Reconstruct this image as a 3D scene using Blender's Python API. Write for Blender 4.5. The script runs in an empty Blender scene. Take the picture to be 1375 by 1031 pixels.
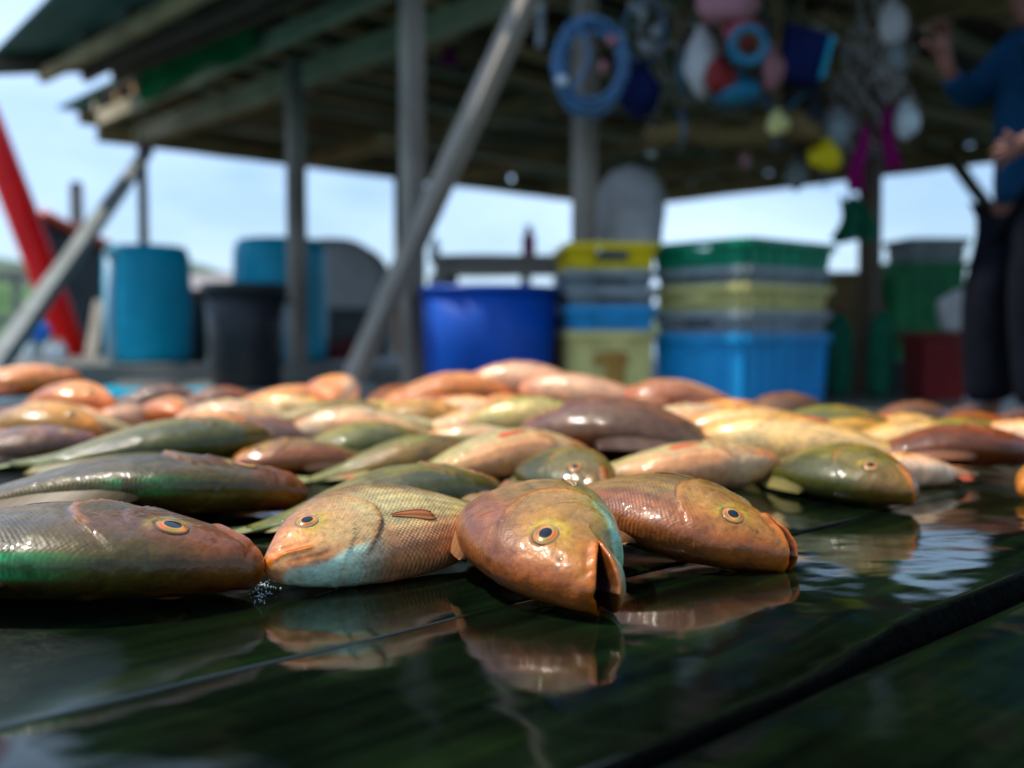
import bpy, bmesh, math, random
import numpy as np
from mathutils import Vector, Matrix, Euler

# ------------------------------------------------------------------ camera
scene = bpy.context.scene
F = 35.0 / 36.0 * 1375.0
PITCH = math.atan(70.5 / F)
CAMZ = 0.17
cam_data = bpy.data.cameras.new("camera")
cam = bpy.data.objects.new("camera", cam_data)
scene.collection.objects.link(cam)
cam.location = (0, 0, CAMZ)
cam.rotation_euler = (math.radians(90) - PITCH, 0, 0)
cam_data.lens = 35.0
cam_data.sensor_width = 36.0
cam_data.clip_start = 0.01
cam_data.clip_end = 6000
cam_data.dof.use_dof = True
cam_data.dof.focus_distance = 0.665
cam_data.dof.aperture_fstop = 3.5
scene.camera = cam

# ------------------------------------------------------------------ sky, sun
SUN_EL, SUN_AZ = math.radians(60), math.radians(-84)   # azimuth from +y towards +x
world = bpy.data.worlds.new("World")
scene.world = world
world.use_nodes = True
wn, wl = world.node_tree.nodes, world.node_tree.links
wn.clear()
wo = wn.new('ShaderNodeOutputWorld')
bg = wn.new('ShaderNodeBackground')
sky = wn.new('ShaderNodeTexSky')
sky.sky_type = 'NISHITA'
sky.sun_disc = False
sky.sun_elevation = SUN_EL
sky.sun_rotation = SUN_AZ
sky.air_density = 1.0
sky.dust_density = 1.2
sky.ozone_density = 1.0
bg.inputs['Strength'].default_value = 0.118
# thin high cloud, mixed over the sky
tc = wn.new('ShaderNodeTexCoord')
mp = wn.new('ShaderNodeMapping'); mp.inputs['Scale'].default_value = (1.0, 1.0, 2.6)
mp.inputs['Location'].default_value = (0.35, 0.1, 0.0)
nz = wn.new('ShaderNodeTexNoise'); nz.inputs['Scale'].default_value = 2.2
nz.inputs['Detail'].default_value = 7; nz.inputs['Roughness'].default_value = 0.55
cr = wn.new('ShaderNodeValToRGB')
cr.color_ramp.elements[0].position = 0.40; cr.color_ramp.elements[0].color = (0.15, 0.15, 0.15, 1)
cr.color_ramp.elements[1].position = 0.68; cr.color_ramp.elements[1].color = (0.9, 0.9, 0.9, 1)
mx = wn.new('ShaderNodeMix'); mx.data_type = 'RGBA'
mx.inputs[7].default_value = (7.6, 8.3, 9.0, 1)
wl.new(tc.outputs['Generated'], mp.inputs['Vector'])
wl.new(mp.outputs['Vector'], nz.inputs['Vector'])
wl.new(nz.outputs['Fac'], cr.inputs['Fac'])
wl.new(cr.outputs['Color'], mx.inputs[0])
wl.new(sky.outputs['Color'], mx.inputs[6])
tint = wn.new('ShaderNodeMix'); tint.data_type = 'RGBA'; tint.blend_type = 'MULTIPLY'
tint.inputs[0].default_value = 1.0; tint.inputs[7].default_value = (0.77, 0.92, 1.12, 1)
wl.new(mx.outputs[2], tint.inputs[6])
wl.new(tint.outputs[2], bg.inputs['Color'])
wl.new(bg.outputs['Background'], wo.inputs['Surface'])

sun_data = bpy.data.lights.new("sun", 'SUN')
sun_data.energy = 4.2
sun_data.angle = math.radians(1.0)
sun_data.color = (1.0, 0.93, 0.82)
sun = bpy.data.objects.new("sun", sun_data)
scene.collection.objects.link(sun)
sd = Vector((math.sin(SUN_AZ) * math.cos(SUN_EL), math.cos(SUN_AZ) * math.cos(SUN_EL), math.sin(SUN_EL)))
sun.rotation_euler = sd.to_track_quat('Z', 'Y').to_euler()
sun.location = (-5, 2, 8)

scene.view_settings.view_transform = 'Standard'
scene.view_settings.look = 'None'
scene.view_settings.exposure = 0.46
scene.view_settings.gamma = 1.0
try:
    scene.cycles.use_denoising = True
    scene.cycles.max_bounces = 8
    scene.cycles.caustics_reflective = False
    scene.cycles.caustics_refractive = False
except Exception:
    pass

rng = random.Random(7)
COL = scene.collection

# ------------------------------------------------------------------ geometry of the view, used to measure distances
def W(px, py, y):
    """world point at distance y that the photograph shows at px, py"""
    u, v = (px - 687.5) / F, -(py - 515.5) / F
    dy = math.cos(PITCH) + v * math.sin(PITCH)
    dz = v * math.cos(PITCH) - math.sin(PITCH)
    return Vector((u / dy * y, y, CAMZ + dz / dy * y))

def G(px, py, z=0.0):
    """world point on the level z"""
    u, v = (px - 687.5) / F, -(py - 515.5) / F
    dy = math.cos(PITCH) + v * math.sin(PITCH)
    dz = v * math.cos(PITCH) - math.sin(PITCH)
    t = (z - CAMZ) / dz
    return Vector((u * t, dy * t, z))

AD = Vector((-0.672, 0.741, 0)).normalized()     # wall direction, away to the left
BD = Vector((0.741, 0.672, 0)).normalized()      # plank direction, away to the right
FLOOR = -0.18

# ------------------------------------------------------------------ materials
def new_mat(name):
    m = bpy.data.materials.new(name)
    m.use_nodes = True
    nt = m.node_tree
    b = nt.nodes['Principled BSDF']
    return m, nt, b

def ramp(nt, stops):
    r = nt.nodes.new('ShaderNodeValToRGB')
    e = r.color_ramp.elements
    while len(e) < len(stops):
        e.new(0.5)
    for i, (p, c) in enumerate(stops):
        e[i].position = p
        e[i].color = (c[0], c[1], c[2], 1)
    return r

def plain(name, col, rough=0.5, var=0.25, scale=6.0, bump=0.15, metal=0.0, coat=0.0, dirt=None, stretch=(1, 1, 1)):
    m, nt, b = new_mat(name)
    N, L = nt.nodes, nt.links
    t = N.new('ShaderNodeTexCoord')
    mp = N.new('ShaderNodeMapping'); mp.inputs['Scale'].default_value = stretch
    L.new(t.outputs['Object'], mp.inputs['Vector'])
    n = N.new('ShaderNodeTexNoise'); n.inputs['Scale'].default_value = scale
    n.inputs['Detail'].default_value = 6; n.inputs['Roughness'].default_value = 0.6
    L.new(mp.outputs['Vector'], n.inputs['Vector'])
    lo = tuple(c * (1 - var) for c in col); hi = tuple(min(1, c * (1 + var)) for c in col)
    if dirt:
        r = ramp(nt, [(0.25, lo), (0.5, col), (0.62, hi), (0.75, dirt)])
    else:
        r = ramp(nt, [(0.3, lo), (0.7, hi)])
    L.new(n.outputs['Fac'], r.inputs['Fac'])
    L.new(r.outputs['Color'], b.inputs['Base Color'])
    b.inputs['Roughness'].default_value = rough
    b.inputs['Metallic'].default_value = metal
    b.inputs['Coat Weight'].default_value = coat
    bp = N.new('ShaderNodeBump'); bp.inputs['Strength'].default_value = bump; bp.inputs['Distance'].default_value = 0.01
    n2 = N.new('ShaderNodeTexNoise'); n2.inputs['Scale'].default_value = scale * 5; n2.inputs['Detail'].default_value = 4
    L.new(mp.outputs['Vector'], n2.inputs['Vector'])
    L.new(n2.outputs['Fac'], bp.inputs['Height'])
    L.new(bp.outputs['Normal'], b.inputs['Normal'])
    return m

def wood(name, dark, light, rough=0.75, scale=3.0, bump=0.5):
    """weathered timber with the grain along the local x axis"""
    m, nt, b = new_mat(name)
    N, L = nt.nodes, nt.links
    t = N.new('ShaderNodeTexCoord')
    oi = N.new('ShaderNodeObjectInfo')
    ad = N.new('ShaderNodeVectorMath'); ad.operation = 'ADD'
    L.new(t.outputs['Object'], ad.inputs[0]); L.new(oi.outputs['Location'], ad.inputs[1])
    mp = N.new('ShaderNodeMapping'); mp.inputs['Scale'].default_value = (0.8, 14, 14)
    L.new(ad.outputs[0], mp.inputs['Vector'])
    n = N.new('ShaderNodeTexNoise'); n.inputs['Scale'].default_value = scale
    n.inputs['Detail'].default_value = 8; n.inputs['Roughness'].default_value = 0.65
    L.new(mp.outputs['Vector'], n.inputs['Vector'])
    n2 = N.new('ShaderNodeTexNoise'); n2.inputs['Scale'].default_value = 2.0; n2.inputs['Detail'].default_value = 5
    L.new(ad.outputs[0], n2.inputs['Vector'])
    r = ramp(nt, [(0.3, dark), (0.55, tuple((a + c) / 2 for a, c in zip(dark, light))), (0.75, light)])
    L.new(n.outputs['Fac'], r.inputs['Fac'])
    mul = N.new('ShaderNodeMix'); mul.data_type = 'RGBA'; mul.blend_type = 'MULTIPLY'
    r2 = ramp(nt, [(0.35, (0.55, 0.55, 0.5)), (0.65, (1.1, 1.08, 1.05))])
    L.new(n2.outputs['Fac'], r2.inputs['Fac'])
    mul.inputs[0].default_value = 0.8
    L.new(r.outputs['Color'], mul.inputs[6]); L.new(r2.outputs['Color'], mul.inputs[7])
    L.new(mul.outputs[2], b.inputs['Base Color'])
    b.inputs['Roughness'].default_value = rough
    bp = N.new('ShaderNodeBump'); bp.inputs['Strength'].default_value = bump; bp.inputs['Distance'].default_value = 0.004
    L.new(n.outputs['Fac'], bp.inputs['Height'])
    L.new(bp.outputs['Normal'], b.inputs['Normal'])
    return m

M = {}
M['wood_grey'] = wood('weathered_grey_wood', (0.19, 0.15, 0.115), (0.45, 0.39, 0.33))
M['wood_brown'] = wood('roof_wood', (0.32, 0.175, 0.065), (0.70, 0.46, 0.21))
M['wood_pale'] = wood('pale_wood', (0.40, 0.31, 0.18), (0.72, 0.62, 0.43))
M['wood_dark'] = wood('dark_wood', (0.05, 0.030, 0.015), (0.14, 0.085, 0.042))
M['wood_floor'] = wood('floor_wood', (0.10, 0.10, 0.085), (0.28, 0.27, 0.23), rough=0.45)
M['light_blue'] = plain('light_blue_plastic', (0.0, 0.34, 0.50), 0.45, 0.15, 3.0, 0.05)
M['sunlit_edge'] = plain('sunlit_edge_plastic', (0.35, 0.50, 0.60), 0.5, 0.15, 5.0, 0.05)  # paler barrel blue, sunlight put into the colour
M['royal'] = plain('royal_blue_plastic', (0.0, 0.06, 0.36), 0.42, 0.2, 3.0, 0.05)
M['black'] = plain('black_plastic', (0.018, 0.02, 0.022), 0.4, 0.5, 4.0, 0.1, dirt=(0.06, 0.05, 0.045))
M['yellow'] = plain('yellow_plastic', (0.66, 0.50, 0.0), 0.45, 0.15, 7.0, 0.08)
M['green'] = plain('green_plastic', (0.0, 0.22, 0.11), 0.45, 0.25, 6.0, 0.08)
M['grey_crate'] = plain('grey_plastic', (0.21, 0.25, 0.27), 0.5, 0.3, 6.0, 0.08)
M['cream'] = plain('cream_plastic', (0.50, 0.46, 0.17), 0.5, 0.2, 5.0, 0.08, dirt=(0.30, 0.25, 0.06))
M['crate_blue'] = plain('bright_blue_plastic', (0.01, 0.26, 0.56), 0.42, 0.15, 4.0, 0.06)
M['rust'] = plain('rust_stain', (0.33, 0.17, 0.02), 0.7, 0.4, 20.0, 0.1)
M['red_paint'] = plain('red_boat_paint', (0.85, 0.004, 0.004), 0.4, 0.15, 3.0, 0.1)
M['orange_paint'] = plain('orange_boat_paint', (0.60, 0.10, 0.05), 0.45, 0.2, 3.0, 0.1)
M['hull'] = plain('dark_hull_paint', (0.045, 0.055, 0.06), 0.5, 0.4, 5.0, 0.1)
M['white'] = plain('white_plastic', (0.26, 0.28, 0.29), 0.5, 0.15, 6.0, 0.1)
M['grey_cloth'] = plain('grey_sacking', (0.42, 0.40, 0.39), 0.9, 0.3, 5.0, 0.4)
M['hose'] = plain('blue_hose', (0.06, 0.17, 0.34), 0.35, 0.3, 12.0, 0.1)
M['navy'] = plain('navy_cloth', (0.006, 0.013, 0.07), 0.7, 0.4, 6.0, 0.3)
M['pink'] = plain('pink_plastic', (0.30, 0.05, 0.06), 0.5, 0.3, 5.0, 0.2)
M['pinkpale'] = plain('pale_pink_plastic', (0.34, 0.13, 0.15), 0.5, 0.3, 5.0, 0.2)
M['magenta'] = plain('magenta_cloth', (0.28, 0.005, 0.13), 0.7, 0.3, 8.0, 0.3)
M['teal'] = plain('teal_tape', (0.01, 0.14, 0.24), 0.4, 0.3, 8.0, 0.1)
M['tan'] = plain('tan_sacking', (0.16, 0.11, 0.045), 0.8, 0.4, 8.0, 0.3)
M['fishbox_red'] = plain('red_plastic', (0.17, 0.008, 0.008), 0.5, 0.3, 5.0, 0.1)
M['bin_green'] = plain('green_bin_plastic', (0.0, 0.13, 0.035), 0.5, 0.35, 4.0, 0.1)
M['grey_box'] = plain('grey_box_paint', (0.16, 0.18, 0.17), 0.6, 0.3, 5.0, 0.1)
M['net_green'] = plain('green_netting', (0.015, 0.17, 0.05), 0.9, 0.6, 30.0, 0.6)
M['sack_net'] = plain('green_mesh_sack', (0.01, 0.10, 0.055), 0.85, 0.6, 25.0, 0.6)
M['sheet'] = plain('green_corrugated_metal', (0.03, 0.14, 0.12), 0.5, 0.4, 2.0, 0.1)
M['trouser'] = plain('dark_trousers', (0.004, 0.005, 0.009), 0.95, 0.4, 8.0, 0.4)
M['shirt'] = plain('blue_shirt', (0.003, 0.032, 0.075), 0.85, 0.25, 8.0, 0.4)
for _k in ('light_blue', 'royal', 'black', 'yellow', 'green', 'cream', 'crate_blue', 'grey_crate', 'bin_green', 'fishbox_red', 'hull', 'red_paint', 'pink', 'teal'):
    M[_k].node_tree.nodes['Principled BSDF'].inputs['Specular IOR Level'].default_value = 0.25
for _k in ('trouser', 'shirt', 'grey_cloth', 'navy', 'magenta', 'tan', 'sack_net', 'net_green'):
    M[_k].node_tree.nodes['Principled BSDF'].inputs['Specular IOR Level'].default_value = 0.08
M['skin'] = plain('skin', (0.16, 0.06, 0.035), 0.6, 0.15, 12.0, 0.1)
M['hair'] = plain('hair', (0.01, 0.008, 0.007), 0.6, 0.3, 40.0, 0.4)
M['hill'] = plain('hill_forest', (0.045, 0.085, 0.045), 0.9, 0.4, 0.05, 0.0)
M['mangrove'] = plain('shore_foliage', (0.05, 0.13, 0.035), 0.9, 0.5, 0.6, 0.5)
M['house'] = plain('pale_wall_paint', (0.45, 0.42, 0.38), 0.8, 0.15, 1.0, 0.1)
M['roofing'] = plain('grey_roofing', (0.22, 0.20, 0.20), 0.7, 0.3, 1.0, 0.1)
M['ball_blue'] = plain('bright_blue_float', (0.0, 0.16, 0.65), 0.4, 0.1, 3.0, 0.0)
M['glass_white'] = plain('translucent_white_plastic', (0.55, 0.60, 0.62), 0.3, 0.2, 9.0, 0.1)

def skin_mat():
    m, nt, b = new_mat('wet_fish_skin')
    N, L = nt.nodes, nt.links
    at = N.new('ShaderNodeAttribute'); at.attribute_name = 'Col'
    ms = N.new('ShaderNodeAttribute'); ms.attribute_name = 'scl'
    uv = N.new('ShaderNodeUVMap'); uv.uv_map = 'UVMap'
    oi = N.new('ShaderNodeObjectInfo')
    # scales
    vo = N.new('ShaderNodeTexVoronoi'); vo.voronoi_dimensions = '2D'; vo.feature = 'F1'
    vo.inputs['Scale'].default_value = 1.0; vo.inputs['Randomness'].default_value = 0.16
    mp = N.new('ShaderNodeMapping'); mp.inputs['Scale'].default_value = (390, 470, 1)
    mp.inputs['Rotation'].default_value = (0, 0, math.radians(45))
    L.new(uv.outputs['UV'], mp.inputs['Vector']); L.new(mp.outputs['Vector'], vo.inputs['Vector'])
    sc = N.new('ShaderNodeMapRange')
    sc.inputs['From Min'].default_value = 0.25; sc.inputs['From Max'].default_value = 0.7
    sc.inputs['To Min'].default_value = 1.2; sc.inputs['To Max'].default_value = 0.5
    L.new(vo.outputs['Distance'], sc.inputs['Value'])
    mixs = N.new('ShaderNodeMix'); mixs.data_type = 'FLOAT'
    mixs.inputs[2].default_value = 1.0
    L.new(ms.outputs['Fac'], mixs.inputs[0]); L.new(sc.outputs['Result'], mixs.inputs[3])
    # mottling
    t = N.new('ShaderNodeTexCoord')
    n = N.new('ShaderNodeTexNoise'); n.noise_dimensions = '4D'
    n.inputs['Scale'].default_value = 42; n.inputs['Detail'].default_value = 6; n.inputs['Roughness'].default_value = 0.65
    L.new(t.outputs['Object'], n.inputs['Vector'])
    rw = N.new('ShaderNodeMath'); rw.operation = 'MULTIPLY'; rw.inputs[1].default_value = 20
    L.new(oi.outputs['Random'], rw.inputs[0]); L.new(rw.outputs[0], n.inputs['W'])
    r = ramp(nt, [(0.3, (0.62, 0.66, 0.66)), (0.5, (1, 1, 1)), (0.72, (1.3, 1.18, 1.0))])
    L.new(n.outputs['Fac'], r.inputs['Fac'])
    a = N.new('ShaderNodeMix'); a.data_type = 'RGBA'; a.blend_type = 'MULTIPLY'; a.inputs[0].default_value = 1
    L.new(at.outputs['Color'], a.inputs[6]); L.new(r.outputs['Color'], a.inputs[7])
    sp = N.new('ShaderNodeTexNoise'); sp.inputs['Scale'].default_value = 260; sp.inputs['Detail'].default_value = 3
    L.new(t.outputs['Object'], sp.inputs['Vector'])
    spr = ramp(nt, [(0.34, (0.55, 0.5, 0.48)), (0.46, (0.95, 0.95, 0.95)), (0.60, (1.05, 1.05, 1.05)), (0.70, (1.45, 1.38, 1.2))])
    L.new(sp.outputs['Fac'], spr.inputs['Fac'])
    bl = N.new('ShaderNodeTexNoise'); bl.noise_dimensions = '4D'; bl.inputs['Scale'].default_value = 13; bl.inputs['Detail'].default_value = 5
    bl.inputs['Roughness'].default_value = 0.7; bl.inputs['Distortion'].default_value = 1.2
    L.new(t.outputs['Object'], bl.inputs['Vector']); L.new(rw.outputs[0], bl.inputs['W'])
    blr = ramp(nt, [(0.36, (0.55, 0.50, 0.52)), (0.5, (1, 1, 1)), (0.66, (1.25, 1.22, 1.1))])
    L.new(bl.outputs['Fac'], blr.inputs['Fac'])
    a2 = N.new('ShaderNodeMix'); a2.data_type = 'RGBA'; a2.blend_type = 'MULTIPLY'; a2.inputs[0].default_value = 0.5
    L.new(a.outputs[2], a2.inputs[6]); L.new(spr.outputs['Color'], a2.inputs[7])
    a3 = N.new('ShaderNodeMix'); a3.data_type = 'RGBA'; a3.blend_type = 'MULTIPLY'; a3.inputs[0].default_value = 0.65
    L.new(a2.outputs[2], a3.inputs[6]); L.new(blr.outputs['Color'], a3.inputs[7])
    c = N.new('ShaderNodeVectorMath'); c.operation = 'SCALE'
    L.new(a3.outputs[2], c.inputs[0]); L.new(mixs.outputs[0], c.inputs['Scale'])
    L.new(c.outputs[0], b.inputs['Base Color'])
    b.inputs['Roughness'].default_value = 0.42
    b.inputs['Specular IOR Level'].default_value = 0.25
    b.inputs['Coat Weight'].default_value = 0.55
    b.inputs['Coat IOR'].default_value = 1.38
    b.inputs['Coat Roughness'].default_value = 0.055
    b.inputs['Metallic'].default_value = 0.05
    b.inputs['Subsurface Weight'].default_value = 0.05
    b.inputs['Subsurface Radius'].default_value = (0.01, 0.004, 0.002)
    # bump: scales and soft slime unevenness
    hm = N.new('ShaderNodeMath'); hm.operation = 'MULTIPLY'
    L.new(vo.outputs['Distance'], hm.inputs[0]); L.new(ms.outputs['Fac'], hm.inputs[1])
    b1 = N.new('ShaderNodeBump'); b1.invert = True
    b1.inputs['Strength'].default_value = 0.45; b1.inputs['Distance'].default_value = 0.0012
    L.new(hm.outputs[0], b1.inputs['Height'])
    n3 = N.new('ShaderNodeTexNoise'); n3.inputs['Scale'].default_value = 70; n3.inputs['Detail'].default_value = 3
    L.new(t.outputs['Object'], n3.inputs['Vector'])
    b2 = N.new('ShaderNodeBump'); b2.inputs['Strength'].default_value = 0.45; b2.inputs['Distance'].default_value = 0.004
    L.new(n3.outputs['Fac'], b2.inputs['Height'])
    L.new(b2.outputs['Normal'], b1.inputs['Normal'])
    L.new(b1.outputs['Normal'], b.inputs['Normal'])
    b3 = N.new('ShaderNodeBump'); b3.inputs['Strength'].default_value = 0.30; b3.inputs['Distance'].default_value = 0.0012
    L.new(hm.outputs[0], b3.inputs['Height']); L.new(b2.outputs['Normal'], b3.inputs['Normal'])
    L.new(b3.outputs['Normal'], b.inputs['Coat Normal'])
    return m
M['fish'] = skin_mat()
def fin_mat():
    m, nt, b = new_mat('fish_fin')
    at = nt.nodes.new('ShaderNodeAttribute'); at.attribute_name = 'Col'
    nt.links.new(at.outputs['Color'], b.inputs['Base Color'])
    b.inputs['Roughness'].default_value = 0.5
    b.inputs['Specular IOR Level'].default_value = 0.3
    b.inputs['Subsurface Weight'].default_value = 0.1
    b.inputs['Subsurface Radius'].default_value = (0.006, 0.003, 0.001)
    return m
M['fin'] = fin_mat()

def eye_mat():
    m, nt, b = new_mat('fish_eye')
    N, L = nt.nodes, nt.links
    at = N.new('ShaderNodeAttribute'); at.attribute_name = 'Col'
    L.new(at.outputs['Color'], b.inputs['Base Color'])
    b.inputs['Roughness'].default_value = 0.15
    b.inputs['Coat Weight'].default_value = 0.3
    b.inputs['Specular IOR Level'].default_value = 0.25
    b.inputs['Coat Roughness'].default_value = 0.04
    return m
M['eye'] = eye_mat()

def deck_mat():
    m, nt, b = new_mat('wet_dark_deck')
    N, L = nt.nodes, nt.links
    uv = N.new('ShaderNodeUVMap'); uv.uv_map = 'UVMap'
    t = N.new('ShaderNodeTexCoord')
    mp = N.new('ShaderNodeMapping'); mp.inputs['Scale'].default_value = (2.2, 34, 1)
    L.new(uv.outputs['UV'], mp.inputs['Vector'])
    g = N.new('ShaderNodeTexNoise'); g.inputs['Scale'].default_value = 1.6; g.inputs['Detail'].default_value = 9
    g.inputs['Roughness'].default_value = 0.6
    L.new(mp.outputs['Vector'], g.inputs['Vector'])
    col = ramp(nt, [(0.32, (0.001, 0.002, 0.0015)), (0.50, (0.003, 0.006, 0.003)), (0.68, (0.006, 0.013, 0.004)), (0.80, (0.016, 0.022, 0.009))])
    L.new(g.outputs['Fac'], col.inputs['Fac'])
    # algae patches
    al = N.new('ShaderNodeTexNoise'); al.inputs['Scale'].default_value = 5; al.inputs['Detail'].default_value = 5
    L.new(t.outputs['Object'], al.inputs['Vector'])
    alr = ramp(nt, [(0.42, (0.5, 0.5, 0.5)), (0.62, (1.3, 1.5, 1.1))])
    L.new(al.outputs['Fac'], alr.inputs['Fac'])
    mu = N.new('ShaderNodeMix'); mu.data_type = 'RGBA'; mu.blend_type = 'MULTIPLY'; mu.inputs[0].default_value = 1
    L.new(col.outputs['Color'], mu.inputs[6]); L.new(alr.outputs['Color'], mu.inputs[7])
    L.new(mu.outputs[2], b.inputs['Base Color'])
    # water film against damp wood: 1 = standing water
    pw = N.new('ShaderNodeTexNoise'); pw.inputs['Scale'].default_value = 3.2; pw.inputs['Detail'].default_value = 3
    L.new(t.outputs['Object'], pw.inputs['Vector'])
    sep = N.new('ShaderNodeSeparateXYZ'); L.new(t.outputs['Object'], sep.inputs[0])
    dx = N.new('ShaderNodeMath'); dx.operation = 'ABSOLUTE'
    dxx = N.new('ShaderNodeMath'); dxx.operation = 'ADD'; dxx.inputs[1].default_value = -0.12
    L.new(sep.outputs['X'], dxx.inputs[0]); L.new(dxx.outputs[0], dx.inputs[0])
    rr = N.new('ShaderNodeMapRange'); rr.inputs['From Min'].default_value = 0.24; rr.inputs['From Max'].default_value = 0.42
    rr.inputs['To Min'].default_value = 0.45; rr.inputs['To Max'].default_value = -0.05
    L.new(dx.outputs[0], rr.inputs['Value'])
    sm = N.new('ShaderNodeMath'); sm.operation = 'ADD'
    L.new(rr.outputs['Result'], sm.inputs[0]); L.new(pw.outputs['Fac'], sm.inputs[1])
    film = N.new('ShaderNodeMapRange'); film.interpolation_type = 'SMOOTHSTEP'
    film.inputs['From Min'].default_value = 0.50; film.inputs['From Max'].default_value = 0.68
    L.new(sm.outputs[0], film.inputs['Value'])
    ro = N.new('ShaderNodeMapRange'); ro.inputs['To Min'].default_value = 0.30; ro.inputs['To Max'].default_value = 0.035
    L.new(film.outputs['Result'], ro.inputs['Value'])
    L.new(ro.outputs['Result'], b.inputs['Roughness'])
    b.inputs['IOR'].default_value = 1.36
    # bump: grain where damp, soft ripple where water stands
    inv = N.new('ShaderNodeMapRange'); inv.inputs['To Min'].default_value = 0.9; inv.inputs['To Max'].default_value = 0.02
    L.new(film.outputs['Result'], inv.inputs['Value'])
    gb = N.new('ShaderNodeBump'); gb.inputs['Distance'].default_value = 0.003
    L.new(inv.outputs['Result'], gb.inputs['Strength'])
    g2 = N.new('ShaderNodeTexNoise'); g2.inputs['Scale'].default_value = 3.0; g2.inputs['Detail'].default_value = 10
    g2.inputs['Roughness'].default_value = 0.7
    mp2 = N.new('ShaderNodeMapping'); mp2.inputs['Scale'].default_value = (14, 40, 1)
    L.new(uv.outputs['UV'], mp2.inputs['Vector']); L.new(mp2.outputs['Vector'], g2.inputs['Vector'])
    L.new(g2.outputs['Fac'], gb.inputs['Height'])
    rp = N.new('ShaderNodeTexNoise'); rp.inputs['Scale'].default_value = 11; rp.inputs['Detail'].default_value = 2
    L.new(t.outputs['Object'], rp.inputs['Vector'])
    rb = N.new('ShaderNodeBump'); rb.inputs['Strength'].default_value = 0.10; rb.inputs['Distance'].default_value = 0.02
    L.new(rp.outputs['Fac'], rb.inputs['Height'])
    L.new(rb.outputs['Normal'], gb.inputs['Normal'])
    L.new(gb.outputs['Normal'], b.inputs['Normal'])
    return m
M['deck'] = deck_mat()
M['deck_edge'] = plain('matte_dark_plank_edge', (0.0015, 0.002, 0.0015), 0.8, 0.5, 30.0, 0.6)
M['deck_edge'].node_tree.nodes['Principled BSDF'].inputs['Specular IOR Level'].default_value = 0.02

def water_mat():
    m, nt, b = new_mat('sea_water')
    N, L = nt.nodes, nt.links
    b.inputs['Base Color'].default_value = (0.012, 0.07, 0.085, 1)
    b.inputs['Roughness'].default_value = 0.12
    t = N.new('ShaderNodeTexCoord')
    n = N.new('ShaderNodeTexNoise'); n.inputs['Scale'].default_value = 1.6; n.inputs['Detail'].default_value = 6
    L.new(t.outputs['Object'], n.inputs['Vector'])
    bp = N.new('ShaderNodeBump'); bp.inputs['Strength'].default_value = 0.7; bp.inputs['Distance'].default_value = 0.15
    L.new(n.outputs['Fac'], bp.inputs['Height']); L.new(bp.outputs['Normal'], b.inputs['Normal'])
    return m
M['water'] = water_mat()
def drop_mat():
    m, nt, b = new_mat('water_drop')
    b.inputs['Base Color'].default_value = (0.9, 0.95, 0.95, 1)
    b.inputs['Transmission Weight'].default_value = 1.0
    b.inputs['Roughness'].default_value = 0.03
    b.inputs['IOR'].default_value = 1.33
    return m
M['drop'] = drop_mat()
M['foam'] = plain('foam', (0.5, 0.6, 0.62), 0.3, 0.3, 90.0, 0.6, coat=0.6)
M['weed'] = plain('green_weed', (0.10, 0.42, 0.26), 0.4, 0.4, 60.0, 0.4)

# ------------------------------------------------------------------ object helpers
def tag(o, label=None, cat=None, group=None, kind=None):
    if label: o['label'] = label
    if cat: o['category'] = cat
    if group: o['group'] = group
    if kind: o['kind'] = kind
    return o

def empty(name, loc, rz=0.0, label=None, cat=None, group=None):
    o = bpy.data.objects.new(name, None)
    o.empty_display_size = 0.05
    COL.objects.link(o)
    o.location = loc
    o.rotation_euler = (0, 0, rz)
    tag(o, label, cat, group)
    return o

def link_mesh(name, me, mat, parent=None, smooth=False):
    o = bpy.data.objects.new(name, me)
    COL.objects.link(o)
    if mat is not None:
        for mm in (mat if isinstance(mat, (list, tuple)) else [mat]):
            me.materials.append(mm)
    if parent is not None: o.parent = parent
    if smooth:
        me.polygons.foreach_set('use_smooth', [True] * len(me.polygons))
    return o

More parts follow.
